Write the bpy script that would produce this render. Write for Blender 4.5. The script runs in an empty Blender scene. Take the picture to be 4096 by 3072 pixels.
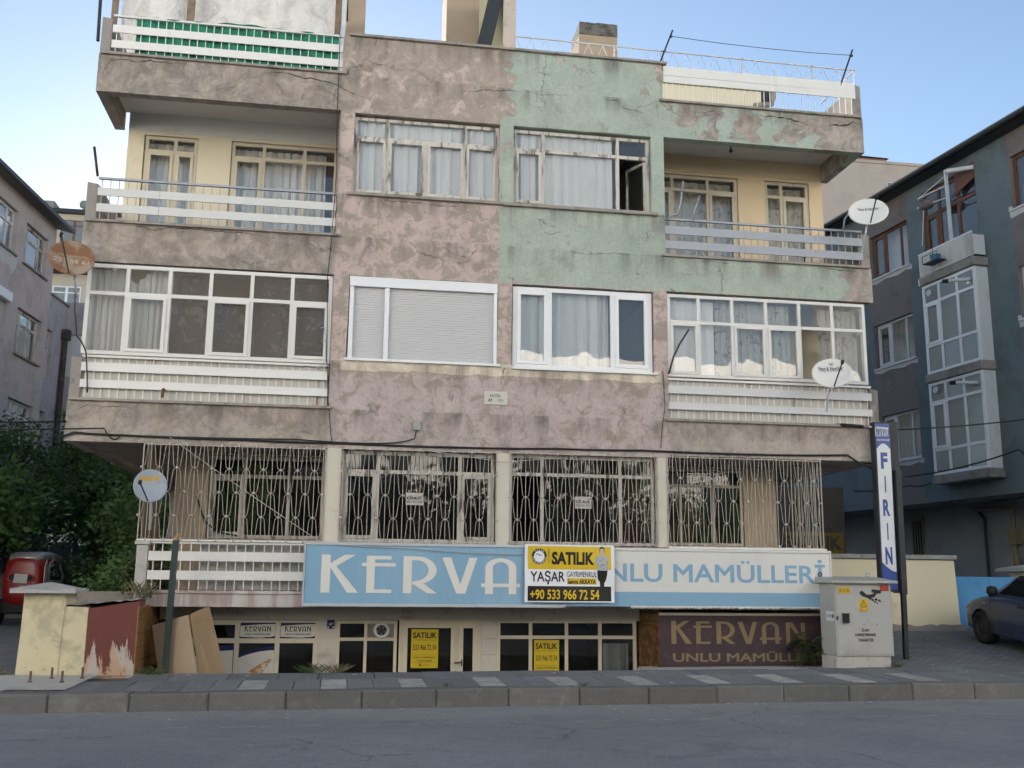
import bpy, math, random
import numpy as np
from mathutils import Matrix, Vector
R = math.radians
random.seed(7); np.random.seed(7)
SC = bpy.context.scene
COL = SC.collection
# ------------------------------------------------------------------ camera, sky, sun, exposure
def rot_cam(yaw, pitch, roll):
    f = Vector((math.sin(yaw)*math.cos(pitch), math.cos(yaw)*math.cos(pitch), math.sin(pitch)))
    r = Vector((math.cos(yaw), -math.sin(yaw), 0)); u = r.cross(f)
    r2 = r*math.cos(roll) + u*math.sin(roll); u2 = -r*math.sin(roll) + u*math.cos(roll)
    return Matrix((r2, u2, -f)).transposed()
cam = bpy.data.cameras.new('camera'); camo = bpy.data.objects.new('camera', cam); COL.objects.link(camo)
cam.sensor_width = 36; cam.lens = 36.404; cam.clip_end = 2000; cam.clip_start = .1
camo.matrix_world = Matrix.Translation((0, -17, 1.6)) @ rot_cam(R(9.189), R(10.904), R(.548)).to_4x4()
SC.camera = camo
SUN_AZ, SUN_EL = -4.0, 12.0          # degrees clockwise from +Y (into the scene), above the horizon
w = bpy.data.worlds.new('World'); SC.world = w; w.use_nodes = True
nt = w.node_tree; nt.nodes.clear()
sky = nt.nodes.new('ShaderNodeTexSky'); sky.sky_type = 'NISHITA'; sky.sun_disc = False
sky.sun_elevation = R(SUN_EL); sky.sun_rotation = R(SUN_AZ); sky.altitude = 1000; sky.air_density = 1.0; sky.dust_density = .5; sky.ozone_density = 1.2
bg = nt.nodes.new('ShaderNodeBackground'); bg.inputs[1].default_value = .05
wo = nt.nodes.new('ShaderNodeOutputWorld'); nt.links.new(sky.outputs[0], bg.inputs[0]); nt.links.new(bg.outputs[0], wo.inputs[0])
sun = bpy.data.lights.new('sun', 'SUN'); sun.energy = 5; sun.angle = R(.6); sun.color = (1, .93, .84)
suno = bpy.data.objects.new('sun', sun); COL.objects.link(suno)
sd = Vector((math.sin(R(SUN_AZ))*math.cos(R(SUN_EL)), math.cos(R(SUN_AZ))*math.cos(R(SUN_EL)), math.sin(R(SUN_EL))))
suno.rotation_euler = sd.to_track_quat('Z', 'Y').to_euler(); suno.location = sd*60
SC.view_settings.view_transform = 'Standard'; SC.view_settings.look = 'None'; SC.view_settings.gamma = 1
SC.view_settings.exposure = 2.25; SC.view_settings.use_curve_mapping = False
SC.cycles.use_denoising = True; SC.cycles.max_bounces = 8; SC.cycles.transparent_max_bounces = 24
# ------------------------------------------------------------------ helpers
class MB:
    """collects faces for one mesh"""
    def __init__(s): s.v = []; s.f = []
    def add(s, vs, fs):
        o = len(s.v); s.v += [tuple(map(float, p)) for p in vs]; s.f += [tuple(i+o for i in f) for f in fs]; return s
    def box(s, x0, x1, y0, y1, z0, z1):
        return s.add([(x0,y0,z0),(x1,y0,z0),(x1,y1,z0),(x0,y1,z0),(x0,y0,z1),(x1,y0,z1),(x1,y1,z1),(x0,y1,z1)],
                     [(0,3,2,1),(4,5,6,7),(0,1,5,4),(1,2,6,5),(2,3,7,6),(3,0,4,7)])
    def quad(s, *p): return s.add(p, [tuple(range(len(p)))])
    def prism(s, pts, y0, y1):                       # outline in (x, z), extruded along y
        n = len(pts); a = sum(pts[i][0]*pts[(i+1) % n][1]-pts[(i+1) % n][0]*pts[i][1] for i in range(n))
        if a < 0: pts = pts[::-1]
        v = [(x, y0, z) for x, z in pts]+[(x, y1, z) for x, z in pts]
        return s.add(v, [tuple(range(n)), tuple(range(2*n-1, n-1, -1))]+[(i, i+n, (i+1) % n+n, (i+1) % n) for i in range(n)])
    def tube(s, path, r, seg=6, cap=True):
        P = [Vector(p) for p in path]; n = len(P); rs = r if isinstance(r, (list, tuple)) else [r]*n
        up = Vector((0, 0, 1)); o = len(s.v); pu = None
        for i in range(n):
            t = (P[min(i+1, n-1)]-P[max(i-1, 0)]).normalized()
            if pu is None: pu = t.orthogonal().normalized()
            pu = (pu-t*pu.dot(t)); pu = pu.normalized() if pu.length > 1e-6 else t.orthogonal().normalized()
            b = t.cross(pu)
            for k in range(seg):
                a = 2*math.pi*k/seg; s.v.append(tuple(P[i]+(pu*math.cos(a)+b*math.sin(a))*rs[i]))
        for i in range(n-1):
            for k in range(seg):
                s.f.append((o+i*seg+k, o+i*seg+(k+1) % seg, o+(i+1)*seg+(k+1) % seg, o+(i+1)*seg+k))
        if cap: s.f.append(tuple(o+k for k in range(seg))[::-1]); s.f.append(tuple(o+(n-1)*seg+k for k in range(seg)))
        return s
    def bar(s, a, b, w, h=None):                     # square bar between two points
        h = h or w; a = Vector(a); b = Vector(b); t = (b-a).normalized(); u = t.cross(Vector((0, 0, 1)))
        u = u.normalized() if u.length > 1e-4 else Vector((1, 0, 0)); v = t.cross(u)
        q = [(-1,-1),(1,-1),(1,1),(-1,1)]
        vs = [tuple(a+u*i*w/2+v*j*h/2) for i, j in q]+[tuple(b+u*i*w/2+v*j*h/2) for i, j in q]
        return s.add(vs, [(0,3,2,1),(4,5,6,7),(0,1,5,4),(1,2,6,5),(2,3,7,6),(3,0,4,7)])
    def lathe(s, prof, c=(0,0,0), axis='z', seg=24):  # prof (r, h)
        o = len(s.v); n = len(prof)
        for r, h in prof:
            for k in range(seg):
                a = 2*math.pi*k/seg; x, y = r*math.cos(a), r*math.sin(a)
                p = {'z': (x, y, h), 'y': (x, h, y), 'x': (h, x, y)}[axis]; s.v.append((p[0]+c[0], p[1]+c[1], p[2]+c[2]))
        for i in range(n-1):
            for k in range(seg): s.f.append((o+i*seg+k, o+i*seg+(k+1) % seg, o+(i+1)*seg+(k+1) % seg, o+(i+1)*seg+k))
        return s
    def grid(s, fn, nu, nv):                          # fn(u, v) -> point
        o = len(s.v)
        for j in range(nv+1):
            for i in range(nu+1): s.v.append(tuple(fn(i/nu, j/nv)))
        for j in range(nv):
            for i in range(nu):
                a = o+j*(nu+1)+i; s.f.append((a, a+1, a+nu+2, a+nu+1))
        return s
    def mesh(s, name='mesh', off=(0,0,0), smooth=False):
        me = bpy.data.meshes.new(name)
        me.from_pydata([(a-off[0], b-off[1], c-off[2]) for a, b, c in s.v], [], s.f); me.update()
        if smooth: me.polygons.foreach_set('use_smooth', [True]*len(me.polygons))
        return me
def link(name, me, parent=None, loc=(0,0,0), rot=(0,0,0)):
    o = bpy.data.objects.new(name, me); COL.objects.link(o); o.location = loc; o.rotation_euler = rot
    if parent: o.parent = parent
    return o
def P(name, mb, mat, parent=None, smooth=False, bevel=0, org=None):
    """one mesh object; its origin is moved to its own middle, its place stays as drawn (in the parent's frame)"""
    v = np.array(mb.v); c = tuple(org) if org is not None else tuple((v.min(0)+v.max(0))/2)
    o = link(name, mb.mesh(name, c, smooth), None, c); o.data.materials.append(mat)
    if parent:
        o.parent = parent; o.location = Vector(c)-ORG.get(parent.name, Vector((0,0,0)))
    ORG[o.name] = Vector(c)
    if bevel:
        m = o.modifiers.new('b', 'BEVEL'); m.width = bevel; m.segments = 2; m.limit_method = 'ANGLE'; m.angle_limit = R(40)
    return o
ORG = {}
def tag(o, label, cat, group=None, kind=None):
    if label: o['label'] = label
    if cat: o['category'] = cat
    if group: o['group'] = group
    if kind: o['kind'] = kind
    return o
def T(name, label, cat, loc=(0,0,0), rot=(0,0,0), group=None, local=False):
    """Empty at a thing's base. local=True: children are drawn in the Empty's own frame"""
    o = link(name, None, None, loc, rot); o.empty_display_size = .2; tag(o, label, cat, group)
    ORG[o.name] = Vector((0,0,0)) if local else Vector(loc)
    return o
def S(name, mb, mat, smooth=False): return tag(P(name, mb, mat, smooth=smooth), None, None, kind='structure')
_bx = {}
def piece(name, mat, parent, c, size, rot=(0,0,0), bevel=0):
    """box piece that shares its mesh with alike pieces"""
    k = (tuple(round(a, 3) for a in size), mat.name, round(bevel, 4))
    if k not in _bx:
        a, b, d = [q/2 for q in size]; mb = MB(); e = bevel
        if e:
            mb.add([(-a+e,-b,-d+e),(a-e,-b,-d+e),(a-e,-b,d-e),(-a+e,-b,d-e),(-a,-b+e,-d),(a,-b+e,-d),(a,-b+e,d),(-a,-b+e,d),(-a,b,-d),(a,b,-d),(a,b,d),(-a,b,d)],
                   [(0,1,2,3),(0,4,5,1),(1,5,6,2),(2,6,7,3),(3,7,4,0),(4,8,9,5),(5,9,10,6),(6,10,11,7),(7,11,8,4),(11,10,9,8)])
        else: mb.box(-a,a,-b,b,-d,d)
        me = mb.mesh(name); me.materials.append(mat); _bx[k] = me
    o = link(name, _bx[k], parent, Vector(c)-(ORG.get(parent.name, Vector((0,0,0))) if parent else Vector((0,0,0))), rot)
    ORG[o.name] = Vector(c); return o
def copy_tree(o, parent=None):
    c = o.copy(); COL.objects.link(c); c.parent = parent
    for ch in list(o.children): copy_tree(ch, c)
    return c
# ------------------------------------------------------------------ materials
class NB:
    def __init__(s, name):
        s.m = bpy.data.materials.new(name); s.m.use_nodes = True; s.t = s.m.node_tree; s.t.nodes.clear()
        s.out = s.t.nodes.new('ShaderNodeOutputMaterial'); s.b = s.t.nodes.new('ShaderNodeBsdfPrincipled')
        s.t.links.new(s.b.outputs[0], s.out.inputs[0])
        g = s.t.nodes.new('ShaderNodeNewGeometry'); s.pos = g.outputs['Position']; s._sep = None
    def L(s, a, i):
        if hasattr(a, 'is_linked') or hasattr(a, 'node'): s.t.links.new(a, i)
        elif isinstance(a, (tuple, list)): i.default_value = tuple(a)+(1,)*(4-len(a)) if len(i.default_value) == 4 else a
        else: i.default_value = a
    def xyz(s):
        if not s._sep: s._sep = s.t.nodes.new('ShaderNodeSeparateXYZ'); s.t.links.new(s.pos, s._sep.inputs[0])
        return s._sep.outputs
    def map(s, sc, vec=None):
        n = s.t.nodes.new('ShaderNodeMapping'); s.L(vec or s.pos, n.inputs[0]); n.inputs['Scale'].default_value = sc; return n.outputs[0]
    def noise(s, scale, detail=4, rough=.55, dist=0, vec=None, col=False):
        n = s.t.nodes.new('ShaderNodeTexNoise'); n.inputs['Scale'].default_value = scale; n.inputs['Detail'].default_value = detail
        n.inputs['Roughness'].default_value = rough; n.inputs['Distortion'].default_value = dist; s.L(vec or s.pos, n.inputs['Vector']); return n.outputs[1 if col else 0]
    def voro(s, scale, feat='DISTANCE_TO_EDGE', vec=None):
        n = s.t.nodes.new('ShaderNodeTexVoronoi'); n.feature = feat; n.inputs['Scale'].default_value = scale; s.L(vec or s.pos, n.inputs['Vector']); return n.outputs[0]
    def math(s, op, a, b=0., c=None):
        n = s.t.nodes.new('ShaderNodeMath'); n.operation = op; s.L(a, n.inputs[0]); s.L(b, n.inputs[1])
        if c is not None: s.L(c, n.inputs[2])
        return n.outputs[0]
    def step(s, a, lo, hi, x=0., y=1.):
        n = s.t.nodes.new('ShaderNodeMapRange'); n.interpolation_type = 'SMOOTHSTEP'
        for i, q in enumerate((a, lo, hi, x, y)): s.L(q, n.inputs[i])
        return n.outputs[0]
    def mul(s, *a):
        r = a[0]
        for b in a[1:]: r = s.math('MULTIPLY', r, b)
        return r
    def mix(s, f, a, b, mode='MIX'):
        n = s.t.nodes.new('ShaderNodeMix'); n.data_type = 'RGBA'; n.blend_type = mode; s.L(f, n.inputs[0]); s.L(a, n.inputs[6]); s.L(b, n.inputs[7]); return n.outputs[2]
    def bump(s, h, st=.3, d=.01):
        n = s.t.nodes.new('ShaderNodeBump'); n.inputs['Strength'].default_value = st; n.inputs['Distance'].default_value = d; s.L(h, n.inputs['Height'])
        s.t.links.new(n.outputs[0], s.b.inputs['Normal'])
    def done(s, col, rough=.85, spec=.3, metal=0):
        s.L(col, s.b.inputs['Base Color']); s.L(rough, s.b.inputs['Roughness']); s.b.inputs['Specular IOR Level'].default_value = spec
        s.b.inputs['Metallic'].default_value = metal; return s.m
def mul3(c, k): return tuple(min(1, a*k) for a in c)
def M(name, base, rough=.85, var=.12, vs=2.5, dirt=None, da=.5, ds=1.5, dt=.5, bump=.25, bs=45, bd=.004, metal=0, spec=.3, streak=False, each=0):
    """painted or mineral surface: two-scale colour variation, optional dirt/rust colour in shapes of its own, fine relief"""
    n = NB(name)
    c = n.mix(n.noise(vs, 5, .6), mul3(base, 1-var), mul3(base, 1+var))
    c = n.mix(n.mul(n.noise(vs*9, 3), var*1.5), c, mul3(base, .7))
    if dirt:
        v = n.map((1, 1, .14)) if streak else None
        k = n.step(n.noise(ds, 7, .68, .4, vec=v), dt-.04, dt+.1)
        c = n.mix(n.mul(k, da), c, dirt)
    if each:
        oi = n.t.nodes.new('ShaderNodeObjectInfo'); c = n.mix(n.step(oi.outputs['Random'], 0., 1., 0., each*2.2), c, mul3(base, .45)); c = n.mix(n.mul(n.step(n.noise(34, 8, .85), .54, .68), .5), c, mul3(base, 1.7))
    if bump: n.bump(n.noise(bs, 4, .6), bump, bd)
    return n.done(c, rough, spec, metal)
def srgb(r, g, b): return tuple(((q/255)/12.92 if q/255 < .04045 else ((q/255+.055)/1.055)**2.4) for q in (r, g, b))
def facade_mat():
    n = NB('facade_plaster'); X, Y, Z = n.xyz()
    n1 = n.noise(1.15, 10, .74, .5); n2 = n.noise(3.6, 9, .74, .6); n3 = n.noise(16, 6, .7); st = n.noise(2.6, 6, .6, .3, vec=n.map((1, 1, .12)))
    n2 = n.step(n2, .36, .64); left = n.step(X, -.25, -.35); top = n.step(Z, 9.4, 9.7); low = n.step(Z, 5.0, 4.9)
    pink = n.mix(n2, (.47, .385, .36), (.385, .31, .29))
    pink = n.mix(low, pink, n.mix(n2, (.435, .375, .37), (.345, .295, .29)))
    brown = n.mix(n2, (.385, .33, .285), (.29, .25, .215)); grey = n.mix(n2, (.36, .33, .30), (.20, .18, .162))
    bias = n.math('ADD', n.mul(top, .17), n.mul(low, -.08))
    c = n.mix(n.step(n.math('ADD', n.math('ADD', n.mul(n1, .6), n.mul(n2, .4)), bias), .49, .545), pink, brown)
    rl = n.mul(n.step(X, 5.4, 5.6), low)                                      # lower right balcony front, greyer
    rt = n.mul(n.step(X, 5.4, 5.6), n.step(Z, 6.3, 6.6)); c = n.mix(n.math('MAXIMUM', n.math('MAXIMUM', n.mul(left, .9), n.mul(rl, .7)), n.mul(rt, .85)), c, n.mix(n.step(n1, .44, .56), grey, brown))
    pale = n.step(n.noise(1.7, 10, .75, .8), .6, .66)                          # scraped pale patches
    c = n.mix(n.mul(pale, .45), c, (.47, .42, .37))
    # old green coat, flaking
    zj = n.math('ADD', Z, n.mul(n.math('SUBTRACT', n2, .5), .08)); xj = n.math('ADD', X, n.mul(n.math('SUBTRACT', n3, .5), .03))
    g = n.mul(n.step(xj, 2.49, 2.51), n.step(zj, 6.69, 6.71))
    green = n.mix(n.step(n1, .35, .65), (.355, .415, .36), (.295, .35, .305)); green = n.mix(n.mul(n2, .25), green, (.40, .44, .39))
    b = n.math('ADD', n.mul(n.step(Z, 10.2, 10.5), .05), n.mul(n.mul(n.step(X, 2.95, 2.5), n.step(Z, 9.5, 9.8)), .2))
    b = n.math('ADD', b, n.mul(n.mul(n.step(X, 5.2, 5.7), n.step(Z, 9.55, 9.7)), .17))
    b = n.math('ADD', b, n.mul(n.step(X, 8.1, 9.2), .17)); b = n.math('ADD', b, n.mul(n.step(Z, 7.0, 6.75), .04))
    nf = n.noise(1.9, 8, .6, .3)
    flake = n.step(n.math('ADD', nf, b), .665, .675)
    edge = n.mul(n.step(n.math('ADD', nf, b), .645, .665), n.math('SUBTRACT', 1, flake))
    green = n.mix(n.mul(edge, .5), green, (.2, .22, .2))
    c = n.mix(n.mul(g, n.math('SUBTRACT', 1, flake)), c, green)
    # cream filler under the first-floor windows
    e = n.math('ADD', 4.93, n.mul(n.noise(1.3, 5, .6, vec=n.map((1, 0, 0))), .22))
    cr = n.mul(n.step(Z, e, n.math('ADD', e, .012)), n.step(Z, 5.26, 5.24), n.step(X, -.16, -.1), n.step(X, 5.42, 5.34))
    c = n.mix(n.mul(cr, .9), c, n.mix(n2, (.66, .60, .50), (.52, .47, .38)))
    # limewash runs on the balcony fronts above the ground floor
    e2 = n.math('ADD', 3.86, n.mul(n.noise(7, 4, .6, vec=n.map((1, 0, 0))), .42))
    run = n.mul(n.step(Z, n.math('ADD', e2, .02), e2), n.math('MAXIMUM', n.step(X, -.5, -1.2), n.step(X, 5.6, 6.2)), low, n.step(n.noise(.8, 2), .35, .55))
    c = n.mix(n.mul(run, .5), c, (.42, .385, .34))
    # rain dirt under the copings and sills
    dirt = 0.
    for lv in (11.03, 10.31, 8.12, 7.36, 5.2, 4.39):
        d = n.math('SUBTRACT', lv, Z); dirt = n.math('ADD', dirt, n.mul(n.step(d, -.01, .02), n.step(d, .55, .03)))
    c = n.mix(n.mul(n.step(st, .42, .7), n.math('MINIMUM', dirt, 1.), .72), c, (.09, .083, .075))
    soot = n.mul(n.step(X, 1.0, -.1), n.step(Z, 9.4, 9.9)); soot = n.math('MAXIMUM', soot, n.mul(left, .8)); c = n.mix(n.mul(soot, n.step(n.noise(1.6, 10, .75, .7), .46, .6), .6), c, (.135, .122, .11))
    c = n.mix(n.mul(n.step(n.noise(.75, 9, .74, .6), .54, .66), .38), c, (.17, .155, .14))
    # hair cracks
    vv = n.t.nodes.new('ShaderNodeVectorMath'); vv.operation = 'MULTIPLY_ADD'; n.L(n.noise(3.5, 8, .72, col=True), vv.inputs[0]); vv.inputs[1].default_value = (.42, .42, .42); n.L(n.pos, vv.inputs[2])
    ck = n.mul(n.step(n.voro(.62, vec=vv.outputs[0]), .0055, .001), n.step(n.noise(.8, 3), .54, .6))
    ck2 = n.mul(n.step(n.voro(1.7, vec=vv.outputs[0]), .009, .002), n.step(n.noise(1.4, 3), .58, .62))
    ckk = n.math('MAXIMUM', n.mul(ck, .7), n.mul(ck2, .5))
    c = n.mix(n.mul(ckk, .85), c, (.035, .03, .028))
    c = n.mix(n.mul(n.step(n3, .4, .75), .3), c, (.2, .18, .16)); c = n.mix(n.mul(n.step(n.noise(9, 6, .7), .58, .7), .22), c, (.58, .52, .46))
    h = n.math('ADD', n.mul(n.noise(55, 4, .6), .35), n.mul(n2, .9)); h = n.math('SUBTRACT', h, n.mul(ckk, 1.2)); h = n.math('SUBTRACT', h, n.mul(flake, g, .5))
    n.bump(h, .7, .016)
    return n.done(n.mix(1., c, (1.24, 1.22, 1.2), 'MULTIPLY'), .92, .15)
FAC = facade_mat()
def glass_mat(name, f0=.085, tint=(.97, .98, .98), rough=.0, dirt=.06):
    m = bpy.data.materials.new(name); m.use_nodes = True; t = m.node_tree; t.nodes.clear(); N = t.nodes.new
    o = N('ShaderNodeOutputMaterial'); tr = N('ShaderNodeBsdfTransparent'); gl = N('ShaderNodeBsdfGlossy'); fr = N('ShaderNodeLayerWeight'); pw = N('ShaderNodeMath'); ma = N('ShaderNodeMath'); mx = N('ShaderNodeMixShader')
    df = N('ShaderNodeBsdfDiffuse'); m2 = N('ShaderNodeMixShader'); nz = N('ShaderNodeTexNoise'); bp = N('ShaderNodeBump'); ge = N('ShaderNodeNewGeometry')
    tr.inputs[0].default_value = tint+(1,); gl.inputs[0].default_value = (1, 1, 1, 1); gl.inputs['Roughness'].default_value = rough; fr.inputs[0].default_value = .5; pw.operation = 'POWER'; pw.inputs[1].default_value = 4; ma.operation = 'MULTIPLY_ADD'; ma.inputs[1].default_value = 1-f0; ma.inputs[2].default_value = f0
    nz.inputs['Scale'].default_value = 1.3; nz.inputs['Detail'].default_value = 1.5; bp.inputs['Strength'].default_value = .25; bp.inputs['Distance'].default_value = .02
    t.links.new(ge.outputs['Position'], nz.inputs['Vector']); t.links.new(nz.outputs[0], bp.inputs['Height']); t.links.new(bp.outputs[0], gl.inputs['Normal'])
    t.links.new(fr.outputs['Facing'], pw.inputs[0]); t.links.new(pw.outputs[0], ma.inputs[0]); t.links.new(ma.outputs[0], mx.inputs[0]); t.links.new(tr.outputs[0], mx.inputs[1]); t.links.new(gl.outputs[0], mx.inputs[2])
    df.inputs[0].default_value = (.55, .53, .5, 1); m2.inputs[0].default_value = dirt
    t.links.new(mx.outputs[0], m2.inputs[1]); t.links.new(df.outputs[0], m2.inputs[2]); t.links.new(m2.outputs[0], o.inputs[0])
    return m
GLASS = glass_mat('window_glass'); GLASS_D = glass_mat('dusty_glass', .05, (.6, .62, .61), .02, .02); GLASS_F = glass_mat('frosted_glass', .07, (.55, .6, .62), .1, .3)
def cloth(name, c, pat=None, trans=.35):
    n = NB(name); col = n.mix(n.noise(3, 5), mul3(c, .9), mul3(c, 1.08))
    if pat: col = n.mix(n.mul(n.step(n.noise(5.5, 3, .6, 1.2), .56, .62), pat[1]), col, pat[0])
    n.bump(n.noise(160, 2), .1, .002); n.done(col, .95, .1)
    tr = n.t.nodes.new('ShaderNodeBsdfTranslucent'); n.L(col, tr.inputs[0]); mx = n.t.nodes.new('ShaderNodeMixShader'); mx.inputs[0].default_value = trans
    n.t.links.new(n.b.outputs[0], mx.inputs[1]); n.t.links.new(tr.outputs[0], mx.inputs[2]); n.t.links.new(mx.outputs[0], n.out.inputs[0]); return n.m
WHITE = M('white_paint', (.72, .71, .68), .55, .06, 1.5, (.42, .36, .28), .45, 2.2, .6, .08, streak=True)
WHITE_R = M('white_paint_rusting', (.70, .69, .66), .6, .08, 2, (.20, .085, .035), .8, 7, .70, .12)
GREYP = M('grey_painted_metal', (.36, .38, .42), .5, .06, 2, (.25, .24, .22), .4, 3, .6, .08)
PVC = M('white_pvc', (.76, .77, .78), .35, .04, 2, (.5, .47, .42), .3, 3, .62, 0, spec=.45)
PVC_D = M('pvc_dull', (.60, .62, .64), .45, .06, 2, (.4, .38, .34), .4, 3, .58, 0)
PEELW = M('peeling_white_wood', (.58, .55, .49), .8, .12, 6, (.10, .075, .055), .9, 9, .53, .5, 70, streak=True)
CREAMW = M('cream_wood', (.58, .52, .40), .7, .08, 4, (.3, .25, .18), .4, 5, .6, .15)
BROWNW = M('brown_window_wood', (.16, .07, .04), .5, .15, 6, bump=.15)
CONC = M('concrete', (.30, .275, .25), .92, .18, 2.5, (.13, .12, .11), .6, 1.8, .52, .6, 40, .006)
COPE = M('coping_stone', (.33, .30, .265), .9, .15, 4, (.15, .14, .125), .6, 3, .52, .4, 60)
CONCL = M('pale_concrete', (.46, .45, .42), .9, .12, 3, (.24, .23, .2), .5, 2.2, .55, .5, 50)
CEIL = M('balcony_ceiling', (.66, .64, .60), .9, .06, 1, (.4, .37, .33), .5, 1.5, .62, .15)
YELW = M('cream_yellow_wall', (.68, .61, .46), .9, .05, 1.2, (.5, .44, .33), .5, 1.1, .6, .2)
ORGW = M('apricot_wall', (.72, .57, .37), .9, .05, 1.2, (.55, .42, .27), .5, 1.1, .62, .2)
TANW = M('tan_wall', (.50, .40, .29), .9, .07, 1.2, (.34, .27, .2), .5, 1.4, .55, .25)
PILA = M('cream_pilaster', (.60, .56, .47), .9, .08, 2, (.42, .27, .24), .85, 2.6, .62, .4, 40)
SHOPW = M('shop_white_panel', (.52, .49, .43), .6, .06, 1.5, (.3, .25, .2), .5, 2.5, .6, .1)
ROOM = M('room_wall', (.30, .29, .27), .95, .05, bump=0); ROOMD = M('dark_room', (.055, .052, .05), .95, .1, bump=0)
DARKM = M('dark_metal', (.035, .04, .045), .5, .2, 6, (.12, .06, .03), .5, 6, .6, .1)
BLACK = M('black_rubber', (.018, .018, .019), .6, .2, 8, bump=.1)
ASPH = None
def asphalt():
    n = NB('asphalt'); a = n.noise(.3, 7, .7, .3); f = n.noise(26, 9, .88); g = n.noise(70, 6, .85); mid = n.noise(6, 8, .78)
    X, Y, Z = n.xyz()
    c = n.mix(n.step(a, .35, .65), (.20, .211, .232), (.262, .272, .292)); c = n.mix(n.mul(n.step(mid, .4, .62), .35), c, (.175, .183, .2))
    c = n.mix(n.mul(n.step(f, .53, .66), .8), c, (.40, .405, .41)); c = n.mix(n.mul(n.step(f, .47, .34), .85), c, (.075, .078, .085)); c = n.mix(n.mul(n.step(g, .55, .7), .6), c, (.42, .42, .42))
    c = n.mix(n.mul(n.step(n.noise(.9, 8, .72, .8), .57, .66), .4), c, (.125, .13, .14))
    c = n.mix(n.mul(n.step(n.voro(.33, 'F1'), .075, .05), n.step(n.noise(9, 4), .4, .6), .6), c, (.06, .06, .063))
    dusty = n.step(Y, -4.5, -3.3); c = n.mix(n.mul(dusty, n.step(mid, .38, .62), .6), c, (.36, .35, .33))
    ln = n.mul(n.step(n.math('ABSOLUTE', n.math('ADD', n.math('ADD', Y, 4.55), n.mul(n.noise(.8, 3), .35))), .05, .02), n.step(n.noise(3.5, 6, .75), .5, .6)); c = n.mix(n.mul(ln, .55), c, (.42, .41, .39))
    vv = n.t.nodes.new('ShaderNodeVectorMath'); vv.operation = 'MULTIPLY_ADD'; n.L(n.noise(2.6, 8, .75, col=True), vv.inputs[0]); vv.inputs[1].default_value = (.5, .5, 0); n.L(n.pos, vv.inputs[2])
    ck = n.mul(n.step(n.voro(.3, vec=vv.outputs[0]), .003, .0008), n.step(n.noise(.5, 2), .5, .56)); c = n.mix(n.mul(ck, .6), c, (.05, .05, .053))
    n.bump(n.math('SUBTRACT', n.math('ADD', f, n.mul(mid, .5)), ck), .8, .012)
    return n.done(c, .9, .25)
ASPH = asphalt()
def pavers():
    n = NB('block_paving'); b = n.t.nodes.new('ShaderNodeTexBrick'); n.L(n.map((1, 1, 1)), b.inputs['Vector'])
    b.inputs['Scale'].default_value = 1; b.inputs['Brick Width'].default_value = .2; b.inputs['Row Height'].default_value = .1; b.inputs['Mortar Size'].default_value = .006
    b.inputs['Color1'].default_value = (.18, .18, .19, 1); b.inputs['Color2'].default_value = (.24, .24, .25, 1); b.inputs['Mortar'].default_value = (.05, .048, .045, 1)
    c = n.mix(n.mul(n.step(n.noise(.9, 6, .7, .4), .45, .65), .6), b.outputs[0], (.15, .148, .15)); c = n.mix(n.mul(n.step(n.noise(26, 2), .76, .8), .7), c, (.4, .39, .37))
    n.bump(n.math('SUBTRACT', n.noise(50, 3), b.outputs[1]), .5, .01); return n.done(c, .9, .2)
PAV = pavers()
SLABD = M('dark_paving_slab', (.20, .208, .222), .9, .16, 2.2, (.28, .27, .255), .45, 3.6, .56, .7, 50, .008, each=.2)
SLABL = M('light_paving_slab', (.45, .44, .425), .9, .1, 3, (.2, .195, .19), .55, 4, .5, .7, 50, .008, each=.14)
KERB = M('kerb_concrete', (.165, .163, .158), .92, .2, 3.5, (.27, .26, .24), .5, 3.2, .56, .9, 40, .012, each=.16)
EARTH = M('earth_ground', (.14, .125, .10), .95, .25, 1.2, (.07, .07, .05), .6, 2, .5, .6, 20, .02)
# ------------------------------------------------------------------ ground, road, kerb, pavement
def road_z(x): return .0055*(x+4)
def side_z(x, y): return road_z(x)+.21+.02*(y+3.2)
YK = -3.2
S('ground', MB().quad((-700,-700,-1.3),(700,-700,-1.3),(700,700,-1.3),(-700,700,-1.3)), EARTH)
def ramp(x0, x1, y0, y1, fn, nx=2, ny=2): return MB().grid(lambda u, v: (x0+(x1-x0)*u, y0+(y1-y0)*v, fn(x0+(x1-x0)*u, y0+(y1-y0)*v)), nx, ny)
S('road', ramp(-90, 90, -15.2, YK+.02, lambda x, y: road_z(x)-.0*y, 2, 1), ASPH)
S('opposite_pavement', ramp(-90, 90, -30, -15.2, lambda x, y: road_z(x)+.14, 2, 1), PAV)
pv = S('pavement', ramp(-90, 90, YK+.1, -.95, lambda x, y: side_z(x, y)-.045, 2, 1), EARTH)
kb = S('kerb', ramp(-90, 90, YK+.02, YK+.3, lambda x, y: road_z(x)-.02, 2, 1), CONC)
x = -11.0
random.seed(3)
while x < 16:
    L = .945
    piece('kerb_stone', KERB, kb, (x+L/2, YK+.16+random.uniform(-.006, .006), side_z(x+L/2, YK)-.13+random.uniform(-.008, .006)), (L-.006, .32, .28), (0, -.0055+random.uniform(-.004, .004), random.uniform(-.004, .004)), .02)
    x += L
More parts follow.
